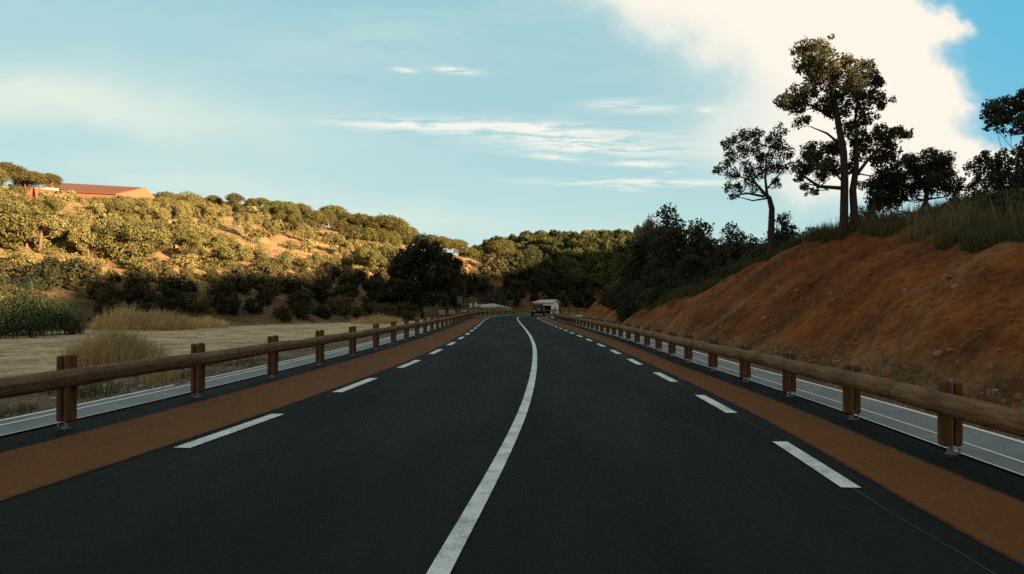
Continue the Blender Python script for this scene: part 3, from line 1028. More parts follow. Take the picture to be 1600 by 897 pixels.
def plant(kind, p, height, label, cat, group=None, wide=1.0, rng=random, idx=None, sink=0.15):
    P = ALL[kind]
    i = rng.randrange(len(P)) if idx is None else idx % len(P)
    q = P[i]
    key = (kind, i)
    k = height / q['h']
    if key not in _first:
        t = thing(q['name'], label, cat, group=group)
        link('trunk', q['trunk'], t); link('crown', q['crown'], t)
        _first[key] = t
    else:
        t = copy_tree(_first[key])
        for kk in ('group',):
            if kk in t: del t[kk]
        tag(t, label, cat, group)
    t.location = (p.x, p.y, p.z - sink)
    t.rotation_euler = (0, 0, rng.uniform(0, 6.28))
    t.scale = (k * wide, k * wide, k)
    return t


ORD = 'first second third fourth fifth sixth seventh eighth ninth tenth eleventh twelfth thirteenth fourteenth fifteenth sixteenth seventeenth eighteenth nineteenth twentieth'.split()
TENS = {20: 'twenty', 30: 'thirty', 40: 'forty', 50: 'fifty'}


def ordinal(i):
    if i < 20: return ORD[i]
    n = i + 1
    return (TENS[n // 10 * 10] + '-' + ORD[n % 10 - 1]) if n % 10 else {30: 'thirtieth', 40: 'fortieth', 50: 'fiftieth'}[n]


def row(kind, items, fmt, cat, group, wide=1.0, by='base', seed=1):
    """items: (px, base row, height px) or, by='top', (px, top row, distance); labelled from left to right"""
    rr = random.Random(seed)
    items = sorted(items)
    for i, it in enumerate(items):
        if by == 'base':
            p = px_ground(it[0], it[1])
            hgt = max(0.8, it[2] / FPX * p.y) * (0.98 if kind == 'oak' else 1.0)
        else:
            Y = it[2]
            X = (it[0] - CX) / FPX * Y
            p = Vector((X, Y, zg(X, Y)))
            hgt = max(1.0, EYE + (HY - it[1]) / FPX * Y - p.z)
        w = wide * (it[3] if len(it) > 3 else 1.0) * rr.uniform(0.9, 1.12)
        lab = fmt.format(ordinal(i)) if '{}' in fmt else fmt
        plant(kind, p, hgt, lab, cat, group, w, rr, idx=i * 3 + rr.randrange(2))


# hill across the valley: pines of the ridge
row('pine', [(-14, 312, 58, 1.2), (8, 311, 61, 1.3), (24, 308, 54, 1.2), (41, 311, 46, 1.3), (58, 308, 44, 1.3), (77, 306, 43, 1.4)], 'spreading umbrella pine above the cream wall on the hill, {} from the left', 'tree', 'umbrella pines by the cream wall', seed=3)
row('pine', [(268, 319, 32, 1.2), (300, 323, 32, 1.1), (333, 332, 34, 1.2), (368, 333, 35, 1.1), (394, 339, 31, 1.1), (408, 341, 34, 1.3), (432, 351, 40, 1.1), (449, 361, 49, 1.1), (468, 358, 42, 1.2), (493, 371, 45, 1.1),
             (508, 367, 41, 1.1), (520, 358, 39, 1.3), (541, 368, 39, 1.2), (562, 374, 42, 1.2), (580, 379, 44, 1.1), (601, 392, 58, 1.2), (618, 386, 48, 1.2), (636, 388, 38, 1.2),
             (420, 352, 34, 1.2), (440, 364, 36, 1.1), (458, 368, 36, 1.1), (480, 372, 34, 1.2), (530, 377, 36, 1.1), (550, 384, 36, 1.1), (574, 391, 38, 1.2), (590, 394, 40, 1.1), (612, 400, 42, 1.1), (628, 401, 40, 1.1), (646, 402, 38, 1.2), (662, 400, 36, 1.1)],
    'golden umbrella pine in the row along the left ridge, {} from the left', 'tree', 'umbrella pines along the left ridge', seed=4)
row('pine', [(256 + 21 * i + (i * 7) % 5, 296 + 3.0 * i + (i * 5) % 4, 1.045 * float(np.interp((256 + 21 * i - 800) / 1280, HILL[:, 0], HILL[:, 2])), 1.3) for i in range(19)],
    'umbrella pine half seen behind the golden row on the left ridge, {} from the left', 'tree', 'umbrella pines behind the ridge row', by='top', seed=44)
row('pine', [(676, 396, 32, 1.2), (690, 404, 38, 1.1), (704, 405, 33, 1.2), (716, 411, 41, 1.1), (736, 414, 30, 1.2), (752, 411, 30, 1.1), (782, 421, 48, 1.15), (801, 421, 36, 1.2), (822, 416, 21, 1.3)],
    'sunlit umbrella pine beyond the big dark oak, {} from the left', 'tree', 'umbrella pines beyond the dark oak', seed=5)
# oaks of the sunlit slope, three rows
row('oak', [(18, 392, 85, 1.25), (62, 398, 72, 1.1), (100, 388, 58), (138, 404, 66, 0.9), (176, 408, 58), (206, 416, 84, 1.1), (243, 412, 78, 1.0), (272, 404, 58), (302, 414, 54), (366, 428, 58), (424, 438, 46, 1.2), (472, 430, 34), (514, 432, 34), (580, 424, 40), (604, 420, 44)],
    'sunlit oak in the lowest lit row above the dark thicket, {} from the left', 'tree', 'oaks in the lowest lit row', seed=6)
row('oak', [(8, 330, 40, 1.2), (50, 338, 36, 1.2), (84, 324, 20), (142, 352, 44, 1.1), (172, 346, 38, 1.2), (196, 332, 27), (232, 346, 40, 1.1), (262, 344, 42), (296, 344, 48), (326, 348, 36), (384, 374, 46, 1.0), (426, 378, 38), (474, 380, 34), (532, 404, 44, 1.1), (560, 384, 26, 1.2), (570, 412, 36), (592, 410, 40), (250, 322, 30), (284, 322, 28), (170, 322, 17), (206, 318, 13), (136, 318, 14), (120, 313, 13, 1.3), (150, 315, 13, 1.4), (186, 317, 14, 1.4), (224, 324, 16, 1.3), (350, 346, 30), (408, 358, 30), (444, 366, 28), (30, 316, 30, 1.2), (70, 342, 40, 1.2), (94, 332, 24), (156, 330, 25, 1.2), (186, 352, 40, 1.1), (218, 334, 29, 1.2), (246, 362, 44, 1.1), (278, 350, 40), (312, 332, 30), (10, 352, 46, 1.2), (40, 366, 50, 1.1), (124, 376, 46, 1.1), (160, 378, 46), (200, 376, 48, 1.1), (238, 384, 46), (290, 376, 40), (324, 394, 40), (350, 404, 44), (400, 416, 40), (446, 420, 34), (492, 424, 34), (548, 426, 38), (618, 412, 36)],
    'olive green oak on the upper lit slope, {} from the left', 'tree', 'oaks on the upper lit slope', seed=7)
row('oak', [(112, 300, 117, 1.3), (131, 304, 116, 1.3), (152, 305, 114.5, 1.4), (174, 303, 116, 1.3), (194, 301, 115, 1.4), (211, 305, 114, 1.4), (238, 303, 117, 1.3)],
    'small oak hiding the wall of the red roofed building, {} from the left', 'tree', 'oaks in front of the red roofed building', by='top', seed=9)
row('bush', [(336, 378, 20), (316, 372, 12), (454, 390, 18, 1.2), (478, 394, 20), (460, 404, 12), (480, 410, 9), (506, 418, 8), (104, 352, 12), (116, 356, 9), (64, 306, 10), (544, 416, 10), (440, 404, 9), (400, 400, 12), (740, 425, 10), (752, 428, 12), (724, 418, 10), (842, 424, 18, 1.5), (861, 425, 20, 0.9)],
    'low bush on the bare sunlit soil of the slope, {} from the left', 'bush', 'low bushes on the sunlit slope', seed=8)


def scrub():
    rr = random.Random(17)
    pts = []
    tries = 0
    while len(pts) < 190 and tries < 5000:
        tries += 1
        px = rr.uniform(-15, 640) if rr.random() < 0.35 else rr.uniform(-110, 300)
        top = float(np.interp(px, [0, 230, 300, 450, 540, 640], [306, 316, 326, 352, 368, 388]))
        py = rr.uniform(top, 432)
        if 84 < px < 124 and 322 < py < 362: continue
        if 310 < px < 560 and 352 + (px - 310) * 0.12 < py < 392 + (px - 310) * 0.12 and rr.random() < 0.85: continue
        if 25 < px < 92 and py < 318: continue
        p = px_ground(px, py)
        if p.y > 150 and px < 250: continue
        if any((p.x - a[0].x) ** 2 + (p.y - a[0].y) ** 2 < 1.9 ** 2 for a in pts): continue
        pts.append((p, py))
    for p, py in pts:
        plant('bush', p, rr.uniform(0.9, 2.1) * (p.y / 100) ** 0.5, 'golden green scrub bush growing among the oaks of the left hillside', 'bush', 'scrub bushes among the hillside oaks', rr.uniform(0.9, 1.5), rr)


scrub()


# dark thicket in the shade at the foot of that hill
def thicket():
    rr = random.Random(11)
    pts = []
    tries = 0
    while len(pts) < 120 and tries < 6000:
        tries += 1
        px, py = rr.uniform(-20, 640), rr.uniform(438, 502)
        if py < 428 - (px - 200) * 0.0 and px > 260 and rr.random() < 0.4: continue
        if 180 < px < 345 and py > 470 and rr.random() < 0.9: continue
        if px < 150 and py > 455: continue
        p = px_ground(px, py)
        if any((p.x - a.x) ** 2 + (p.y - a.y) ** 2 < 2.3 ** 2 for a in pts): continue
        pts.append(p)
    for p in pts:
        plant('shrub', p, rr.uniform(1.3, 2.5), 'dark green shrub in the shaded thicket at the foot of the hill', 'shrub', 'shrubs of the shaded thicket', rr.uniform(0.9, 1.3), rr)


thicket()


def thicket_middle():
    rr = random.Random(12)
    pts = []
    tries = 0
    while len(pts) < 95 and tries < 8000:
        tries += 1
        px, py = rr.uniform(610, 985), rr.uniform(418, 482)
        if 790 > px and py < 432: continue
        p = px_ground(px, py)
        if p.y < (150 if px > 765 else 122): continue
        if p.y < 160 and px > 725: continue
        if any((p.x - a.x) ** 2 + (p.y - a.y) ** 2 < 3.0 ** 2 for a in pts): continue
        if abs(p.x - 7) < 5 and p.y < 178: continue
        pts.append(p)
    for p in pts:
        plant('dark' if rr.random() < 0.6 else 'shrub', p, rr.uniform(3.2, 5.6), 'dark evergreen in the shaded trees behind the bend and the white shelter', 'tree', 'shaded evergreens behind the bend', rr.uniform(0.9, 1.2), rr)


thicket_middle()


def far_wood():
    rr = random.Random(13)
    pts = []
    tries = 0
    while len(pts) < 190 and tries < 12000:
        tries += 1
        Y = rr.uniform(196, 318)
        u = rr.uniform(-0.06, 0.20)
        X = u * Y
        if u < 0.02 and Y < 255: continue
        if any((X - a[0]) ** 2 + (Y - a[1]) ** 2 < 4.2 ** 2 for a in pts): continue
        pts.append((X, Y))
    for X, Y in pts:
        plant('wood', Vector((X, Y, zg(X, Y))), rr.uniform(5.2, 7.0), 'green pine in the dense wood covering the far hill', 'tree', 'pines of the far wood', rr.uniform(0.95, 1.25), rr)


far_wood()


# ------------------------------------------------------------------ single trees, each with its own limbs
def own_tree(name, label, Y, zf, trunks, blobs, leaf, bark, per, size, base_tr, seed, thick=0.35, group=None, jit=0.8, inner=0.35):
    """trunks: lists of (zx, zy, radius m); blobs: (zx, zy, r) read off an enlarged view of the photograph through zf"""
    rng = np.random.default_rng(seed)
    thick *= 0.75
    foot = zf(*trunks[0][0][:2])
    X = (foot[0] - CX) / FPX * Y
    base = Vector((X, Y, zg(X, Y) - 0.15))
    t = thing(name, label, 'tree', base, group=group)
    B = []
    ctr = np.mean([zf(b[0], b[1])[0] for b in blobs])
    sc = Y / FPX / zf.k
    for b in blobs:
        p = px_at(*zf(b[0], b[1]), Y) - base
        r = b[2] * sc
        e_ = Vector((0, 0, EYE)) - base
        p = e_ + (p - e_) * (1 + rng.normal() * thick * 2.2 / Y)
        B.append((p.x, p.y, p.z, r * 1.14))
        for _ in range(6):
            a = rng.random() * 6.28
            B.append((p.x + math.cos(a) * r * 0.75, p.y + rng.normal() * thick * 1.2, p.z + math.sin(a) * r * 0.75, r * (0.40 + 0.35 * rng.random())))
    link('crown', quads_mesh('crown', leaves(B, per, size, rng, jit, 1.0, inner), leaf), t)
    mb = MB()
    allp, allr = [], []
    for k, tr in enumerate(trunks):
        pts = [px_at(*zf(a[0], a[1]), Y) - base for a in tr]
        for i, p in enumerate(pts): p.y += (k % 3 - 1) * 0.25 * min(1, i / 2)
        rad = [a[2] * 0.68 for a in tr]
        if k == 0 or tr[0][1] > trunks[0][0][1] - 60 * zf.k / 2.4 and tr[0][2] > 0.12:
            pts = [Vector((pts[0].x, pts[0].y, -0.4))] + pts; rad = [rad[0] * 1.25] + rad
        mb.tube(pts, rad, 9, False, 0.12, seed + k)
        allp += [tuple(p) for p in pts]; allr += rad
    hi_ = [k for k in range(len(allp)) if allp[k][2] > 0.22 * max(q_[2] for q_ in allp)]
    limbs(mb, B, [allp[k] for k in hi_], [allr[k] for k in hi_], rng, base_tr, 7)
    link('trunk', mb.mesh('trunk', bark, True), t)
    return t


class Z:
    def __init__(s, k, x0, y0): s.k, s.x0, s.y0 = k, x0, y0
    def __call__(s, x, y): return (x / s.k + s.x0, y / s.k + s.y0)


z6 = Z(2.425, 1080, 30)
own_tree('cork_oak', 'tallest tree on the bank, twin trunks and a ragged crown gilded at its top', 27, z6,
         [[(578, 790, .21), (575, 620, .19), (565, 510, .17), (545, 400, .15), (528, 300, .12), (500, 200, .07), (470, 140, .03)],
          [(620, 770, .20), (612, 650, .17), (625, 560, .13), (626, 450, .09), (622, 370, .06), (640, 260, .03)],
          [(568, 640, .10), (490, 632, .08), (435, 590, .05), (410, 560, .02)],
          [(630, 585, .09), (668, 530, .07), (715, 480, .04), (780, 440, .02)],
          [(535, 375, .08), (475, 335, .06), (415, 312, .03)],
          [(560, 470, .07), (520, 430, .05), (460, 400, .02)]],
         [(435, 105, 32), (425, 165, 36), (490, 105, 30), (520, 160, 40), (475, 210, 40), (540, 205, 38), (600, 180, 38), (650, 195, 38), (690, 230, 32), (620, 245, 40), (560, 270, 40), (695, 290, 24), (727, 312, 22),
          (640, 315, 36), (450, 270, 34), (390, 290, 34), (345, 312, 26), (400, 335, 28), (415, 388, 22), (500, 320, 34), (560, 345, 38), (655, 375, 30), (600, 420, 34), (555, 480, 30), (515, 515, 38), (465, 500, 34),
          (435, 545, 34), (490, 570, 34), (540, 565, 30), (415, 595, 18), (470, 650, 16), (430, 632, 14), (660, 465, 36), (710, 435, 28), (752, 440, 28), (790, 430, 24), (822, 440, 16), (740, 490, 32), (770, 515, 18),
          (700, 520, 32), (640, 515, 26), (722, 565, 18), (600, 570, 20)],
         M['bank_leaf'], M['dark_bark'], 2600, 0.068, 0.022, 601, 0.30)
own_tree('cork_oak', 'slender open-crowned oak just left of the tallest tree, with a leaning trunk', 33, z6,
         [[(303, 800, .20), (302, 720, .17), (288, 680, .14), (262, 655, .10), (225, 610, .06), (190, 550, .03)],
          [(276, 672, .08), (215, 660, .06), (165, 668, .03)], [(288, 670, .09), (284, 600, .07), (292, 520, .04), (325, 440, .02)], [(290, 640, .06), (330, 590, .04), (370, 540, .02)], [(225, 610, .05), (160, 590, .03), (100, 575, .015)]],
         [(180, 450, 26), (138, 470, 20), (212, 435, 24), (252, 435, 22), (330, 428, 24), (302, 470, 26), (150, 520, 24), (192, 500, 28), (240, 490, 28), (282, 530, 28), (330, 500, 28), (368, 500, 24), (120, 560, 20),
          (95, 577, 14), (160, 580, 24), (210, 560, 28), (250, 580, 28), (300, 570, 24), (340, 560, 24), (385, 560, 20), (140, 640, 18), (180, 640, 20), (220, 620, 22), (322, 620, 20), (160, 668, 15), (240, 645, 14)],
         M['shaded_leaf'], M['dark_bark'], 1500, 0.068, 0.022, 602, 0.3, inner=0.3)
own_tree('evergreen_oak', 'dense round-topped tree on a short forked trunk right of the tallest tree', 30, z6,
         [[(868, 735, .12), (885, 685, .12), (880, 640, .10), (850, 600, .05)], [(908, 725, .09), (885, 685, .10), (900, 620, .06)]],
         [(800, 570, 40), (760, 600, 40), (850, 550, 40), (910, 535, 40), (930, 570, 40), (962, 560, 32), (880, 600, 45), (830, 610, 45), (780, 640, 40), (720, 620, 36), (690, 640, 28), (970, 610, 38), (1010, 632, 24),
          (930, 632, 38), (720, 680, 38), (760, 680, 38), (690, 690, 28), (820, 655, 28), (1000, 655, 16)],
         M['shaded_leaf'], M['dark_bark'], 2400, 0.068, 0.022, 603, 0.4)
own_tree('cork_oak', 'tree reaching in from the frame edge with a high bough above the bank', 24, z6,
         [[(1330, 760, .20), (1325, 600, .17), (1320, 480, .14), (1290, 400, .09), (1220, 385, .05), (1150, 370, .02)], [(1320, 500, .08), (1280, 500, .06), (1240, 520, .03)]],
         [(1130, 340, 28), (1165, 330, 30), (1210, 322, 30), (1250, 310, 32), (1150, 385, 24), (1190, 370, 30), (1230, 368, 30), (1160, 420, 14), (1210, 428, 12), (1250, 400, 18), (1290, 330, 36), (1310, 390, 36), (1240, 500, 22),
          (1252, 540, 26), (1290, 470, 34), (1300, 560, 36)],
         M['shaded_leaf'], M['dark_bark'], 2600, 0.064, 0.022, 604, 0.3)
own_tree('evergreen_oak', 'bushy small tree under the high bough at the edge of the bank', 26, z6,
         [[(1172, 720, .10), (1165, 650, .09), (1150, 600, .06), (1120, 560, .03)]],
         [(1080, 560, 28), (1110, 530, 26), (1140, 560, 32), (1180, 530, 28), (1200, 570, 32), (1100, 610, 26), (1150, 610, 34), (1190, 610, 34), (1250, 640, 38), (1235, 600, 28), (1170, 645, 28), (1110, 650, 20), (1220, 680, 36), (1150, 690, 30)],
         M['shaded_leaf'], M['dark_bark'], 2400, 0.064, 0.02, 605, 0.35)
z3 = Z(3.81, 580, 340)
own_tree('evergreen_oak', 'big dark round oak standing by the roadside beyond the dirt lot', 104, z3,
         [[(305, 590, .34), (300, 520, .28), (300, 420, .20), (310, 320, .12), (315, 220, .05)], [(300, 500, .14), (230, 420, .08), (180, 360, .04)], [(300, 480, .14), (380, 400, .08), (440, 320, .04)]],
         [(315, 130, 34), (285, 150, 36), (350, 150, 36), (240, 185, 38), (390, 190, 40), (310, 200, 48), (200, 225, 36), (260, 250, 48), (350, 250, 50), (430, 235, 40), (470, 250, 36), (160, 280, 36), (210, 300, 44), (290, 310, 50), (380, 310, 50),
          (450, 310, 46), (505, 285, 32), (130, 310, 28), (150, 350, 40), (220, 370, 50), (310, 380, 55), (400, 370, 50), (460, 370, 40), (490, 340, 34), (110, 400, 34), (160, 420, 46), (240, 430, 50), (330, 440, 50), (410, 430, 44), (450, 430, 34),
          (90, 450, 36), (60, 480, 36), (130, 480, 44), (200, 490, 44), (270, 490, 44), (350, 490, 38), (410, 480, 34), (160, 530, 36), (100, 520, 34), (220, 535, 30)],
         M['shaded_oak_leaf'], M['dark_bark'], 270, 0.24, 0.06, 606, 1.0, jit=0.8, inner=0.2)

# trees and shrubs of the dip between the two banks
row('dark', [(1076, 308, 62, 0.95), (1046, 340, 60, 0.9), (1110, 338, 58, 0.9), (1008, 352, 66, 0.9), (1140, 350, 52, 0.8), (1168, 336, 50, 0.9), (1030, 390, 56, 0.9), (985, 400, 64, 0.7), (1085, 385, 52, 0.9), (1130, 395, 47, 0.8), (1240, 322, 44, 0.9), (1205, 345, 46, 0.9)],
    'dark evergreen massed in the dip beyond the red bank, {} from the left', 'tree', 'evergreens in the dip beyond the bank', by='top', seed=21)
row('dshrub', [(962, 432, 60, 1.0), (985, 440, 52, 1.0), (1010, 445, 49, 1.0), (1040, 440, 46, 1.1), (1070, 432, 44, 1.1), (1100, 425, 42, 1.1), (1135, 405, 40, 1.1), (1170, 385, 38, 1.0), (1200, 372, 36, 1.0), (1225, 365, 35), (975, 470, 50, 0.8), (1000, 425, 56), (1045, 415, 52)],
    'dark shrub on the green edge above the red bank, {} from the left', 'shrub', 'shrubs along the edge of the bank', by='top', seed=22)
row('dshrub', [(1370, 318, 29, 0.8), (1345, 330, 30, 0.8), (1530, 322, 23, 1.0), (1560, 305, 22, 1.1), (1592, 308, 21, 1.2), (1500, 338, 24, 0.9)],
    'low dark shrub in the grass on top of the red bank, {} from the left', 'shrub', 'shrubs in the grass on the bank', by='top', seed=23)
row('lit', [(948, 372, 112, 0.9), (972, 366, 118, 1.0), (994, 366, 122, 1.0)], 'pale green sunlit tree at the brow of the far bank, {} from the left', 'tree', 'sunlit trees at the far bank', by='top', seed=24)
pl = px_at(1005, 332, 74)
plant('oak', Vector((pl.x, pl.y, zg(pl.x, pl.y))), pl.z - zg(pl.x, pl.y), 'thin yellowish oak with its top in the sun at the end of the dark trees', 'tree', None, 0.55, random, 4)
po = px_at(770, 452, 158)
plant('olive', Vector((po.x, po.y, zg(po.x, po.y))), po.z - zg(po.x, po.y), 'round grey green olive tree behind the low white wall', 'tree', None, 1.1, random, 0)


# ------------------------------------------------------------------ grasses
def blades(P, hgt, rng, w=0.008, lean=0.35, wind=(0, 0)):
    """P: (n,3) roots -> narrow blade faces"""
    n = len(P)
    a = rng.random(n) * 6.283
    h = hgt * (0.5 + 0.8 * rng.random(n))
    l = lean * h * rng.random(n)
    b = rng.random(n) * 6.283
    tip = P + np.stack([l * np.cos(b) + wind[0] * h, l * np.sin(b) + wind[1] * h, h], 1)
    side = np.stack([np.cos(a), np.sin(a), np.zeros(n)], 1) * (w * (0.6 + 0.8 * rng.random(n)))[:, None]
    return np.stack([P - side, P + side, tip + side * 0.25, tip - side * 0.25], 1)


def grass_patch(name, xs, ys, hgt, mat, seed, w=0.01, lean=0.35, wind=(0, 0), keep=None, kind='stuff', label=None, cat=None, group=None):
    rng = np.random.default_rng(seed)
    z = terrain(xs, ys)
    if keep is not None:
        m = keep(xs, ys, z); xs, ys, z = xs[m], ys[m], z[m]
    P = np.stack([xs, ys, z - 0.02], 1)
    hh = hgt * (0.55 + 0.9 * np.clip(fbm(xs / 1.6, ys / 1.6, 3, seed) + 0.5, 0, 1)) if np.isscalar(hgt) else hgt
    o = link(name, quads_mesh(name, blades(P, hh, rng, w, lean, wind), mat))
    return tag(o, label, cat, group, kind)


def around(px, py, Y, rx, ry, n, rng):
    X = (px - CX) / FPX * Y
    a = rng.random(n) * 6.283; k = np.sqrt(rng.random(n)) ** 1.2
    return X + rx * k * np.cos(a), Y + ry * k * np.sin(a)


rg = np.random.default_rng(41)
# crest of the red bank: rough green grass; a thinner fringe hangs over the brow
n = 60000
ys = 8 + 36 * rg.random(n) ** 0.9
hh, dd_, s_, q_, t_, e_, P_, st_, gu_, ri_ = terrain(np.full(n, 9.0), ys, True)
xs = np.interp(ys, PY[:260], PX[:260]) + footR(ys) + P_ / st_ + 0.2 + 7.5 * rg.random(n) ** 1.4
grass_patch('bank_grass', xs, ys, 0.40, M['crest_grass'], 42, 0.012, 0.5, keep=lambda x, y, z: fbm(x / 2.0, y / 2.0, 3, 90) > -0.12)
n = 22000
ys = 40 + 44 * rg.random(n)
xs = np.interp(ys, PY[:260], PX[:260]) + footR(ys) + 1.6 + 11 * rg.random(n)
grass_patch('bank_grass', xs, ys, 0.5, M['crest_grass'], 43, 0.022, 0.5, keep=lambda x, y, z: fbm(x / 3.0, y / 3.0, 3, 91) > -0.2)
n = 9000
ys = 14 + 16 * rg.random(n)
xs = np.interp(ys, PY[:260], PX[:260]) + footR(ys) + 4.6 + 6 * rg.random(n)
grass_patch('bank_straw', xs, ys, 0.55, M['crest_straw'], 47, 0.009, 0.5, keep=lambda x, y, z: fbm(x / 2.4, y / 2.4, 3, 96) > 0.04)
# sparse tufts on the red bank and along its foot
n = 5000
ys = 6 + 34 * rg.random(n)
xs = np.interp(ys, PY[:260], PX[:260]) + footR(ys) + 0.05 + 0.55 * rg.random(n) ** 2
grass_patch('bank_weeds', xs, ys, 0.10, M['weed'], 44, 0.008, 0.8, keep=lambda x, y, z: fbm(x / 1.2, y / 1.2, 3, 92) > 0.02)
# weeds between drain and lot on the left
n = 16000
ys = 6 + 26 * rg.random(n) ** 1.3
xs = np.interp(ys, PY[:260], PX[:260]) - 6.5 - 4.0 * rg.random(n) ** 1.3
grass_patch('verge_weeds', xs, ys, 0.13, M['weed'], 45, 0.009, 0.8, keep=lambda x, y, z: fbm(x / 1.3, y / 1.3, 3, 93) > 0.03 + (y - 8) * 0.008)
# tussocks of dry grass on the lot
for i, (px, py, Y, rx, ry, n, h_, lab) in enumerate([
        (180, 560, 17.2, 0.98, 0.9, 5200, 0.74, 'big tussock of straw coloured grass just behind the guardrail at the lot'),
        (250, 590, 15.0, 0.35, 0.35, 220, 0.55, 'few thin weed stalks standing beside the big straw tussock'),
        (186, 498, 56, 1.7, 2.2, 1500, 1.5, 'tall feathery dry grass leaning over the edge of the lot'),
        (238, 500, 57, 3.0, 2.5, 4200, 1.15, 'wide bank of pale dry grass at the far edge of the lot'),
        (318, 500, 62, 1.7, 2.0, 1900, 0.75, 'small pale dry grass patch right of the wide bank of dry grass'),
        (588, 496, 78, 2.4, 3.0, 1700, 0.8, 'greyish dry grass by the big dark oak at the end of the lot')]):
    r2 = np.random.default_rng(60 + i)
    xs, ys = around(px, py, Y, rx, ry, n, r2)
    edge = np.hypot((xs - (px - CX) / FPX * Y) / rx, (ys - Y) / ry)
    grass_patch('dry_grass', xs, ys, h_ * (1.15 - 0.6 * edge), M['dry_grass'], 70 + i, 0.008 if Y < 30 else 0.02, 0.55, (0.25, 0) if Y > 30 else (0.05, 0), kind='thing', label=lab, cat='grass')
# straw on the shaded foot of the hill
n = 26000
u_ = rg.uniform(-0.66, 0.03, n)
ys = np.interp(u_, HILL[:, 0], HILL[:, 1]) + 62 * rg.random(n)
xs = u_ * ys
grass_patch('hillside_straw', xs, ys, 0.32, M['dry_grass'], 46, 0.02, 0.9, keep=lambda x, y, z: (fbm(x / 5, y / 5, 3, 94) > 0.02))

n = 9000
ys = 120 + 36 * rg.random(n)
xs = -16 + 20 * rg.random(n)
grass_patch('roadside_weeds', xs, ys, 0.38, M['weed'], 48, 0.03, 0.7, keep=lambda x, y, z: (nearest(x, y, PX, PY) >= 0) & (np.hypot(x - PX[nearest(x, y, PX, PY)], y - PY[nearest(x, y, PX, PY)]) > 7.2) & (fbm(x / 3, y / 3, 3, 97) > -0.1))
# reeds and broad green plants at the left edge
def reed(p, h, n, seed, label):
    rng = np.random.default_rng(seed)
    V = []
    for i in range(n):
        a, l = rng.random() * 6.283, rng.random()
        bx = np.array([rng.normal() * 0.45, rng.normal() * 0.45, 0])
        H = h * (0.6 + 0.5 * rng.random())
        for k in range(11):
            z = H * (0.15 + 0.085 * k)
            b = rng.random() * 6.283
            L = H * 0.30 * (0.6 + 0.6 * rng.random())
            c = bx + np.array([0.12 * H * l * math.cos(a), 0.12 * H * l * math.sin(a), 0]) * (z / H) ** 2 * 2 + np.array([0, 0, z])
            dr = np.array([math.cos(b), math.sin(b), 0.35])
            sd = np.array([-math.sin(b), math.cos(b), 0]) * 0.045
            mid, tip = c + dr * L * 0.55, c + dr * L + np.array([0, 0, -0.35 * L])
            V += [[c - sd * 0.5, c + sd * 0.5, mid + sd, mid - sd], [mid - sd, mid + sd, tip + sd * 0.1, tip - sd * 0.1]]
    t = thing('reed_clump', label, 'reeds', p, group='green reeds at the edge of the lot')
    link('foliage', quads_mesh('foliage', np.array(V), M['reed_leaf']), t)
    st = MB()
    for i in range(12):
        a = rng.random() * 6.283
        x, y = rng.normal() * 0.4, rng.normal() * 0.4
        st.tube([(x, y, -0.1), (x + 0.1 * math.cos(a), y + 0.1 * math.sin(a), h * 0.5), (x + 0.3 * math.cos(a), y + 0.3 * math.sin(a), h * 0.95)], [0.018, 0.015, 0.006], 5, False)
    st.build('stalk', M['reed_leaf'], t)


for i, (px, Y, top, n) in enumerate([(-8, 46, 470, 46), (18, 47, 445, 60), (42, 49, 440, 60), (62, 47, 470, 46), (86, 48, 468, 46), (20, 43, 486, 40), (52, 44, 490, 36), (110, 50, 478, 30)]):
    X = (px - CX) / FPX * Y
    z = zg(X, Y)
    reed(Vector((X, Y, z)), EYE + (HY - top) / FPX * Y - z, n, 800 + i, 'bright green reed clump at the frame edge beyond the lot, %s from the left' % ordinal((0, 1, 3, 5, 6, 2, 4, 7)[i]))

# fallen trunk and dark dead bush at the edge of the lot
mb = MB()
a, b = px_at(-12, 528, 44), px_at(50, 503, 46)
pa, pb = Vector((a.x, a.y, zg(a.x, a.y) + 0.25)), Vector((b.x, b.y, zg(b.x, b.y) + 0.75))
mb.tube([pa, pa.lerp(pb, 0.35) + Vector((0, 0, 0.05)), pa.lerp(pb, 0.7), pb], [0.34, 0.30, 0.24, 0.17], 10, True, 0.25, 5)
o = mb.mesh('fallen_trunk', M['bark'], True)
tag(link('fallen_trunk', o), 'broken fallen tree trunk lying at the edge of the lot below the reeds', 'log')
pp = px_at(116, 510, 48)
plant('shrub', Vector((pp.x, pp.y, zg(pp.x, pp.y))), 1.25, 'small round nearly black bush at the edge of the lot, right of the reeds', 'bush', None, 0.8, random, 2)

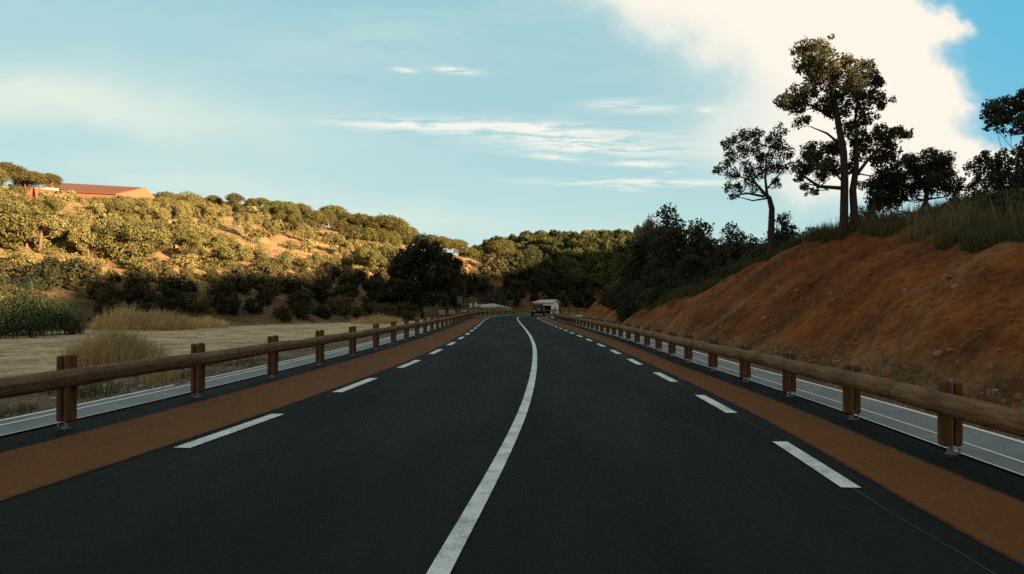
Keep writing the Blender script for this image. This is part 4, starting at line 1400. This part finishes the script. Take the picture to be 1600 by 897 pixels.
# clods of earth on the bank
def clods(name, n, yr, off, rs, mat, seed, side):
    rr = random.Random(seed)
    V, F = [], []
    t_ = (1 + 5 ** 0.5) / 2
    iv = [(-1, t_, 0), (1, t_, 0), (-1, -t_, 0), (1, -t_, 0), (0, -1, t_), (0, 1, t_), (0, -1, -t_), (0, 1, -t_), (t_, 0, -1), (t_, 0, 1), (-t_, 0, -1), (-t_, 0, 1)]
    fi = [(0, 11, 5), (0, 5, 1), (0, 1, 7), (0, 7, 10), (0, 10, 11), (1, 5, 9), (5, 11, 4), (11, 10, 2), (10, 7, 6), (7, 1, 8), (3, 9, 4), (3, 4, 2), (3, 2, 6), (3, 6, 8), (3, 8, 9), (4, 9, 5), (2, 4, 11), (6, 2, 10), (8, 6, 7), (9, 8, 1)]
    P_ = []
    for i in range(n):
        y = yr[0] + (yr[1] - yr[0]) * rr.random() ** 1.4
        P_.append((off(y, rr), y))
    Z_ = terrain(np.array([p[0] for p in P_]), np.array([p[1] for p in P_]))
    for (x, y), z in zip(P_, Z_):
        r = rs[0] + (rs[1] - rs[0]) * rr.random() ** 3
        sx, sy, sz = (rr.uniform(.6, 1.2) * r * 0.55 for _ in range(3))
        o = len(V)
        V += [(x + a * sx * rr.uniform(.75, 1.2), y + b * sy * rr.uniform(.75, 1.2), z + c * sz * 0.8 * rr.uniform(.75, 1.2)) for a, b, c in iv]
        F += [(o + a, o + b, o + c) for a, b, c in fi]
    me = bpy.data.meshes.new(name)
    me.from_pydata(V, [], F); me.materials.append(mat)
    tag(link(name, me), kind='stuff')


def off_bank(y, rr):
    return float(np.interp(y, PY[:260], PX[:260]) + footR(y)) + (rr.uniform(0.0, 0.5) if rr.random() < 0.45 else rr.uniform(0.3, 3.6))


M['clod'] = plain('earth_clod', (0.24, 0.095, 0.035), 0.95, 0.5, 3.0, 0.1)
clods('soil_clods', 1600, (5, 40), off_bank, (0.012, 0.075), M['clod'], 191, 1)
# grit along the shoulders and the drain
M['grit'] = plain('grit', (0.30, 0.22, 0.15), 0.95, 0.4, 6.0, 0.1)


def off_grit(y, rr):
    c_ = float(np.interp(y, PY[:260], PX[:260]))
    k_ = rr.random()
    return c_ + (float(gutRo(y)) + rr.gauss(0.0, 0.12) if k_ < 0.4 else float(gutLo(y)) + rr.gauss(-0.1, 0.15) if k_ < 0.8 else float(gutRi(y)) - abs(rr.gauss(0, 0.25)))


clods('grit', 2600, (3, 40), off_grit, (0.006, 0.03), M['grit'], 192, 0)
# loose stones on the bank and along its foot
mb = MB()
rr = random.Random(90)
for i in range(200):
    y = rr.uniform(6, 40)
    x = float(np.interp(y, PY[:260], PX[:260]) + footR(y)) + (0.1 + abs(rr.gauss(0, 0.25)) if rr.random() < 0.6 else rr.uniform(0.2, 3.0))
    z = zg(x, y)
    r = rr.uniform(0.018, 0.06) * (1.5 if rr.random() < 0.1 else 1)
    vs = [(x + r * rr.uniform(.6, 1.2) * sx, y + r * rr.uniform(.6, 1.2) * sy, z + 0.0 * r + r * rr.uniform(.4, .8) * sz) for sz in (-1, 1) for sx, sy in ((-1, -1), (1, -1), (1, 1), (-1, 1))]
    mb.add(vs, [(3, 2, 1, 0), (4, 5, 6, 7), (0, 1, 5, 4), (1, 2, 6, 5), (2, 3, 7, 6), (3, 0, 4, 7)])
tag(mb.build('rubble', plain('pale_stone', (0.30, 0.19, 0.12), 0.9, 0.3, 3.0)), kind='stuff')
mb = MB()
for i in range(500):
    y = rr.uniform(8, 34)
    x = float(np.interp(y, PY[:260], PX[:260])) - 6.5 - abs(rr.gauss(0, 2.0))
    z = zg(x, y)
    r = rr.uniform(0.015, 0.05)
    vs = [(x + r * rr.uniform(.6, 1.2) * sx, y + r * rr.uniform(.6, 1.2) * sy, z + 0.0 * r + r * rr.uniform(.4, .8) * sz) for sz in (-1, 1) for sx, sy in ((-1, -1), (1, -1), (1, 1), (-1, 1))]
    mb.add(vs, [(3, 2, 1, 0), (4, 5, 6, 7), (0, 1, 5, 4), (1, 2, 6, 5), (2, 3, 7, 6), (3, 0, 4, 7)])
tag(mb.build('gravel', plain('lot_stone', (0.33, 0.26, 0.19), 0.9, 0.3, 3.0)), kind='stuff')


# ------------------------------------------------------------------ the dark car ahead
def car():
    s = 113.0
    p = on_road(s, 1.55, 0.0)
    t = thing('car', 'dark blue four-wheel drive car driving away round the bend, spare wheel on its back door', 'car', p, -heading(s) + math.radians(7))
    # body side profile (y back to front, z), lofted across with tumblehome
    low = [(-2.0, 0.34), (-2.06, 0.55), (-2.03, 0.92), (-1.95, 1.02), (0.62, 1.04), (0.85, 1.00), (1.85, 0.90), (2.02, 0.75), (2.05, 0.45), (1.95, 0.30)]
    def loft(prof, xs_):
        mb = MB(); n = len(prof)
        vs = []
        for x, k, dz in xs_:
            for (y, z) in prof: vs.append((x, y * k, z + dz))
        fs = []
        for i in range(len(xs_) - 1):
            for j in range(n):
                jj = (j + 1) % n
                fs.append((i * n + j, i * n + jj, (i + 1) * n + jj, (i + 1) * n + j))
        fs.append(tuple(reversed(range(n)))); fs.append(tuple((len(xs_) - 1) * n + j for j in range(n)))
        mb.add(vs, fs)
        return mb
    b = loft(low, [(-0.88, 0.97, 0), (-0.84, 0.99, 0), (-0.6, 1.0, 0), (0.6, 1.0, 0), (0.84, 0.99, 0), (0.88, 0.97, 0)])
    top = [(-1.93, 1.02), (-1.78, 1.60), (-1.60, 1.67), (-0.1, 1.68), (0.15, 1.62), (0.72, 1.03)]
    vs, fs = [], []
    for x0, x1 in ((-0.83, -0.66), (0.83, 0.66)):
        for (y, z) in top: vs.append((x0 + (x1 - x0) * min(1, (z - 1.02) / 0.6), y, z))
    n = len(top)
    fs = [(i, i + 1, i + 1 + n, i + n) for i in range(n - 1)] + [tuple(reversed(range(n))), tuple(range(n, 2 * n))]
    b.add(vs, fs)
    body = b.build('body', M['carpaint'], t)
    bv = body.modifiers.new('edge', 'BEVEL'); bv.width = 0.035; bv.segments = 2; bv.limit_method = 'ANGLE'
    def pane(name, quad, off):
        m = MB(); q = [Vector(v) for v in quad]
        nn = (q[1] - q[0]).cross(q[2] - q[0]).normalized() * off
        m.add([tuple(v + nn) for v in q], [(0, 1, 2, 3)])
        o = m.build(name, M['glass'], t)
        sd = o.modifiers.new('thick', 'SOLIDIFY'); sd.thickness = 0.006
    pane('rear_window', [(-0.66, -1.90, 1.12), (0.66, -1.90, 1.12), (0.56, -1.80, 1.52), (-0.56, -1.80, 1.52)], 0.012)
    for sx in (-1, 1):
        xb, xt = sx * 0.812, sx * 0.705
        pane('side_window', [(xb, -1.70, 1.10), (xb, -0.70, 1.10), (xt, -0.66, 1.50), (xt, -1.60, 1.50)][::sx], 0.012)
        pane('side_window', [(xb, -0.60, 1.10), (xb, 0.50, 1.10), (xt, 0.12, 1.50), (xt, -0.58, 1.50)][::sx], 0.012)
        m = MB(); m.box((sx * 0.99, 0.55, 1.08), (0.18, 0.10, 0.14), bev=0.02); m.build('wing_mirror', M['carpaint'], t)
        m = MB(); m.box((sx * 0.78, -2.045, 0.84), (0.15, 0.05, 0.26), bev=0.012); m.build('tail_light', M['lens'], t)
        for yy in (-1.28, 1.27):
            w = MB()
            pr = [(0.0, 0.20), (0.02, 0.30), (0.05, 0.345), (0.17, 0.345), (0.20, 0.30), (0.22, 0.20)]
            nn = 20
            for (xx, r) in pr:
                for k in range(nn):
                    a = 2 * math.pi * k / nn
                    w.v.append((sx * (0.90 - xx), yy + r * math.cos(a), 0.345 + r * math.sin(a)))
            for i in range(len(pr) - 1):
                for k in range(nn):
                    w.f.append((i * nn + k, i * nn + (k + 1) % nn, (i + 1) * nn + (k + 1) % nn, (i + 1) * nn + k))
            wh = w.build('wheel', M['rubber'], t)
            r_ = MB()
            r_.tube([(sx * 0.885, yy, 0.345), (sx * 0.83, yy, 0.345)], [0.205, 0.205], 16)
            r_.build('rim', M['steel'], wh)
    m = MB(); m.box((0, -2.09, 0.50), (1.70, 0.12, 0.18), bev=0.03); m.build('rear_bumper', M['rubber'], t)
    m = MB(); m.tube([(0.14, -2.06, 0.92), (0.14, -2.11, 0.92), (0.14, -2.24, 0.92), (0.14, -2.26, 0.92)], [0.28, 0.33, 0.33, 0.27], 20)
    sp = m.build('spare_wheel', M['rubber'], t, True)
    m = MB(); m.tube([(0.14, -2.255, 0.92), (0.14, -2.275, 0.92)], [0.22, 0.19], 18); m.build('wheel_cover', M['steel'], sp)
    m = MB(); m.box((-0.46, -2.075, 0.74), (0.50, 0.02, 0.12)); m.build('number_plate', M['plate'], t)
    m = MB(); m.box((-0.60, -2.055, 1.00), (0.26, 0.03, 0.11), bev=0.01); m.build('rear_lamp', M['lens'], t)


car()


# ------------------------------------------------------------------ white shelter beyond the bend
def shelter():
    p = Vector((6.9, 166, 0)); p.z = zg(p.x, p.y)
    t = thing('roadside_shelter', 'small white open shelter with a low tiled roof behind the dark car', 'shelter', p + Vector((0, 0, 0.0)), math.radians(-24))
    w, d, h = 4.1, 3.6, 2.25
    m = MB()
    m.box((0, -d / 2 + 0.10, h - 0.25), (w, 0.2, 0.5)); m.box((0, d / 2 - 0.1, h / 2), (w - 0.01, 0.2, h))
    m.box((-w / 2 + 0.101, 0, h - 0.252), (0.2, d - 0.41, 0.49))
    m.build('beam_wall', M['white'], t)
    # right-hand wall with an arched opening
    ww = MB()
    x0 = w / 2 - 0.2
    arch = [(-d / 2 + 1.15, 0.0), (-d / 2 + 1.15, 1.0)] + [(-d / 2 + 1.70 - 0.55 * math.cos(math.pi * k / 8), 1.0 + 0.45 * math.sin(math.pi * k / 8)) for k in range(1, 8)] + [(-d / 2 + 2.25, 1.0), (-d / 2 + 2.25, 0.0)]
    outer = [(-d / 2 + 0.21, 0.0), (-d / 2 + 0.21, h + 0.08)] + [(-d / 2 + 0.21 + (d - 0.42) * k / 8, h + 0.08 + 0.42 * (1 - abs(k - 4) / 4)) for k in range(1, 8)] + [(d / 2 - 0.21, h + 0.08), (d / 2 - 0.21, 0.0)]
    n = len(arch)
    for xx in (x0, x0 + 0.2):
        for (y, z) in outer: ww.v.append((xx, y, z))
        for (y, z) in arch: ww.v.append((xx, y, z))
    for i in range(n - 1):
        ww.f.append((i, i + 1, n + i + 1, n + i))
        ww.f.append((2 * n + i + 1, 2 * n + i, 3 * n + i, 3 * n + i + 1))
        ww.f.append((n + i, n + i + 1, 3 * n + i + 1, 3 * n + i))
        ww.f.append((i + 1, i, 2 * n + i, 2 * n + i + 1))
    ww.build('side_wall', M['white'], t)
    for (x, y) in ((-w / 2 + 0.14, -d / 2 + 0.14), (-w / 2 + 0.75, -d / 2 + 0.14), (w / 2 - 0.14, -d / 2 + 0.14)):
        m = MB(); m.box((x, y, (h - 0.5) / 2), (0.24, 0.24, h - 0.5), bev=0.02); m.box((x, y, 0.25), (0.36, 0.36, 0.5), bev=0.02)
        m.build('pillar', M['white'], t)
    m = MB()
    e, hh = 0.28, 0.55
    vs = [(-w / 2 - e, -d / 2 - e, h + 0.02), (w / 2 + e, -d / 2 - e, h + 0.02), (w / 2 + e, d / 2 + e, h + 0.02), (-w / 2 - e, d / 2 + e, h + 0.02), (-w / 2 + 0.9, 0, h + hh), (w / 2 + e, 0, h + hh + 0.04)]
    vs2 = [(x, y, z + 0.12) for x, y, z in vs]
    m.add(vs + vs2, [(1, 0, 4, 5), (3, 2, 5, 4), (0, 3, 4), (6, 7, 11, 10), (8, 9, 10, 11), (9, 6, 10), (0, 1, 7, 6), (2, 3, 9, 8), (3, 0, 6, 9), (1, 5, 11, 7), (5, 2, 8, 11)])
    m.build('roof', M['tile'], t)
    m = MB(); m.box((0.1, -0.2, 0.02), (w - 0.5, d - 1.0, 0.06)); m.build('floor_slab', M['concrete'], t)
    m = MB(); m.box((0, d / 2 - 0.24, 1.05), (w - 0.5, 0.06, 1.9)); m.build('shade_panel', M['dark_bark'], t)  # dark sheet standing in for the shade inside the open front


shelter()


# ------------------------------------------------------------------ rust coloured building and wall on the hill
def hill_building():
    Y0 = 124.0
    def W_(px, py, Y): return px_at(px, py, Y)
    a = W_(116, 289, Y0 + 1); b = W_(226, 296, Y0)
    base = Vector(((a.x + b.x) / 2, Y0, zg((a.x + b.x) / 2, Y0)))
    t = thing('hill_building', 'long rust red roofed building with orange walls half hidden by trees on the hill', 'building', base)
    L, R = a.x - base.x, b.x - base.x
    zr = a.z - base.z
    ze = W_(170, 302.5, Y0 - 3.6).z - base.z
    m = MB()
    # big roof plane falling towards the valley, and its back
    m.add([(L - 3, -3.6, ze + 0.55), (R - 2.6, -3.6, ze), (R, 0, zr - 0.55), (L - 3, 0, zr + 0.25), (L - 3, 4.0, ze + 0.4), (R - 1, 4.0, ze),
           (L - 3, -3.6, ze + 0.43), (R - 2.6, -3.6, ze - 0.12), (R, 0, zr - 0.67), (L - 3, 0, zr + 0.13), (L - 3, 4.0, ze + 0.28), (R - 1, 4.0, ze - 0.12)],
          [(0, 1, 2, 3), (3, 2, 5, 4), (7, 6, 9, 8), (8, 9, 10, 11), (0, 6, 7, 1), (1, 7, 8, 2), (2, 8, 11, 5), (5, 11, 10, 4), (4, 10, 9, 3), (3, 9, 6, 0)])
    m.build('roof', M['rust_roof'], t)
    m = MB()
    v = [(L - 2.8, -3.3, -3), (R - 2.8, -3.3, -3), (R - 2.8, -3.3, ze - 0.15), (L - 2.8, -3.3, ze + 0.35),
         (R + 0.05, 0.0, -3), (R + 0.05, 0.0, zr - 0.5), (R - 0.9, 3.8, -3), (R - 0.9, 3.8, ze - 0.15), (L - 2.8, 3.8, -3), (L - 2.8, 3.8, ze + 0.25)]
    m.add(v, [(0, 1, 2, 3), (1, 4, 5, 2), (4, 6, 7, 5), (6, 8, 9, 7), (8, 0, 3, 9)])
    m.build('wall', M['terracotta'], t)
    m = MB()
    m.add([(R - 2.75, -3.3, ze - 0.10), (R + 0.14, 0.0, zr - 0.45), (R + 0.14, 0.0, -3), (R - 2.75, -3.3, -3), (R + 1.2, 2.0, -3), (R + 1.2, 2.0, zr - 2.4)],
          [(0, 3, 2, 1), (1, 2, 4, 5)])
    o = m.build('gable_wall', M['terracotta'], t)
    sd = o.modifiers.new('thick', 'SOLIDIFY'); sd.thickness = 0.15
    t2 = thing('antenna_pole', 'thin antenna pole standing beside the rust red roof on the hill', 'pole', Vector((base.x + L - 0.2, Y0 - 4.5, zg(base.x + L - 0.2, Y0 - 4.5))))
    hp = W_(118, 266, Y0 - 4.5).z - t2.location.z
    m = MB(); m.tube([(0, 0, -0.2), (0, 0, hp)], [0.07, 0.045], 8); m.build('pole', M['steel'], t2)
    m = MB(); m.box((0, 0, hp - 0.3), (0.7, 0.05, 0.05)); m.box((0, 0, hp - 0.65), (0.5, 0.05, 0.05)); m.build('crossbar', M['steel'], t2)
    # cream retaining wall under the pines
    p0, p1 = W_(14, 299, 112), W_(88, 303, 112)
    g0 = Vector((p0.x, 112, zg(p0.x, 112)))
    t3 = thing('retaining_wall', 'long cream retaining wall under the umbrella pines on the hill', 'wall', g0)
    m = MB()
    hx = p1.x - p0.x
    zt0, zt1 = W_(14, 291, 112).z - g0.z, W_(88, 298, 112).z - g0.z
    m.add([(0, 0, -4), (hx, 0, -4), (hx, 0, zt1), (0, 0, zt0), (0, 0.3, -4), (hx, 0.3, -4), (hx, 0.3, zt1), (0, 0.3, zt0)], [(0, 1, 2, 3), (5, 4, 7, 6), (3, 2, 6, 7), (1, 5, 6, 2), (4, 0, 3, 7)])
    m.build('wall_face', M['terracotta'], t3)
    m = MB()
    m.add([(-0.1, -0.08, zt0 + .003), (hx + .1, -0.08, zt1 + .003), (hx + .1, 0.38, zt1 + .003), (-.1, 0.38, zt0 + .003), (-0.1, -0.08, zt0 + 0.3), (hx + .1, -0.08, zt1 + 0.3), (hx + .1, 0.38, zt1 + 0.3), (-.1, 0.38, zt0 + 0.3)],
          [(0, 1, 5, 4), (4, 5, 6, 7), (2, 3, 7, 6), (1, 2, 6, 5), (3, 0, 4, 7), (3, 2, 1, 0)])
    m.build('coping', M['cream'], t3)


hill_building()


# ------------------------------------------------------------------ roadside furniture at the bend
def pole_at(name, label, cat, px, top, Y, r, mat, group=None):
    X = (px - CX) / FPX * Y
    z = zg(X, Y)
    t = thing(name, label, cat, (X, Y, z), group=group)
    return t, EYE + (HY - top) / FPX * Y - z


for px, top, Y, lab in ((735.5, 474, 124, 'white black-banded marker post at the guardrail end, nearer the dirt lot'), (743.5, 473, 128, 'white black-banded marker post at the guardrail end, nearer the road')):
    t, h = pole_at('marker_post', lab, 'marker post', px, top, Y, 0, None, 'black and white marker posts')
    m = MB(); m.tube([(0, 0, -0.2), (0, 0, h * 0.50)], [0.13, 0.13], 12, False); m.tube([(0, 0, h * 0.50), (0, 0, h - 0.03), (0, 0, h)], [0.13, 0.13, 0.09], 12); m.build('post', M['white'], t)
    m = MB(); m.tube([(0, 0, h * 0.51), (0, 0, h * 0.68)], [0.15, 0.15], 12); m.build('band', M['black'], t)
    m = MB(); m.box((0, -0.138, h * 0.8), (0.08, 0.01, 0.16)); m.build('reflector', M['steel'], t)
t, h = pole_at('thin_pole', 'thin bare pole rising behind the black and white marker posts', 'pole', 744.5, 464, 131, 0, None)
m = MB(); m.tube([(0, 0, -0.2), (0, 0, h)], [0.05, 0.04], 8); m.build('shaft', M['pale_bark'], t)
m = MB(); m.tube([(0, 0, h), (0, 0, h + 0.05)], [0.055, 0.03], 8); m.build('tip', M['steel'], t)
t, h = pole_at('wooden_pole', 'short dark wooden pole beside the big dark oak', 'pole', 699.5, 462, 116, 0, None)
m = MB(); m.tube([(0, 0, -0.2), (0, 0, h - 0.04), (0, 0, h)], [0.11, 0.10, 0.07], 10, True, 0.1); m.build('shaft', M['dark_bark'], t)
t, h = pole_at('road_sign', 'grey blue back of a road sign on a post by the roadworks barriers', 'sign', 718.5, 463, 140, 0, None)
for sx in (-0.3, 0.3):
    m = MB(); m.tube([(sx, 0.05, -0.2), (sx, 0.05, h - 0.05)], [0.035, 0.035], 8); m.build('post', M['steel'], t)
m = MB(); m.box((0, 0, h - 0.65), (0.95, 0.04, 1.25), bev=0.015); m.build('panel', M['sign_back'], t)


def barrier(px, Y, rz, lab, w=1.25):
    X = (px - CX) / FPX * Y
    t = thing('roadworks_barrier', lab, 'barrier', (X, Y, zg(X, Y)), rz, 'red and white roadworks barriers')
    for z in (0.45, 0.85):
        m = MB()
        for k in range(0, 5, 2): m.box((-w / 2 + w / 10 + k * w / 5, 0, z), (w / 5, 0.05, 0.22))
        p = m.build('board', M['red'], t)
        m = MB()
        for k in range(1, 5, 2): m.box((-w / 2 + w / 10 + k * w / 5, 0, z), (w / 5 - 0.002, 0.052, 0.222))
        m.build('white_stripe', M['white'], p)
    for sx in (-1, 1):
        m = MB(); m.box((sx * (w / 2 - 0.08), 0.045, 0.5), (0.05, 0.035, 1.0)); m.box((sx * (w / 2 - 0.08), 0.03, 0.025), (0.07, 0.5, 0.05)); m.build('leg', M['white'], t)


barrier(690, 136, 0.3, 'red and white roadworks barrier nearest the dark wooden pole')
barrier(706, 134, -0.15, 'red and white roadworks barrier in the middle of the three')
barrier(725, 138, 0.25, 'red and white roadworks barrier nearest the marker posts')


# low white wall in front of the olive tree
def white_wall():
    path = [px_at(733, 480, 152), px_at(752, 480, 149), px_at(770, 480, 150), px_at(785, 480, 155), px_at(800, 480, 163)]
    tops = [475.5, 475.5, 474.2, 477.5, 481.5]
    b0 = Vector((path[0].x, path[0].y, zg(path[0].x, path[0].y)))
    t = thing('white_wall', 'low white rendered wall curving behind the far guardrail', 'wall', b0)
    m = MB(); cp = MB()
    pts = []
    for i in range(len(path)):
        p = path[i]; z = zg(p.x, p.y)
        top = EYE + (HY - tops[i]) / FPX * p.y
        pts.append((p.x - b0.x, p.y - b0.y, z - 0.3 - b0.z, top - b0.z))
    def wall(mb, z0, z1, th):
        n = len(pts)
        o = len(mb.v)
        for (x, y, a, b) in pts:
            lo, hi = z0(a, b), z1(a, b)
            mb.v += [(x, y - th, lo), (x, y - th, hi), (x, y + th, hi), (x, y + th, lo)]
        for i in range(n - 1):
            for k in range(4):
                kk = (k + 1) % 4
                mb.f.append((o + i * 4 + k, o + i * 4 + kk, o + (i + 1) * 4 + kk, o + (i + 1) * 4 + k))
        mb.f += [(o, o + 1, o + 2, o + 3), (o + 4 * n - 1, o + 4 * n - 2, o + 4 * n - 3, o + 4 * n - 4)]
    wall(m, lambda a, b: a, lambda a, b: b - 0.08, 0.12)
    m.build('wall_face', M['white'], t)
    wall(cp, lambda a, b: b - 0.078, lambda a, b: b, 0.16)
    cp.build('coping', M['white'], t)


white_wall()

print('objects', len(bpy.data.objects), 'faces', sum(len(m.polygons) for m in bpy.data.meshes))
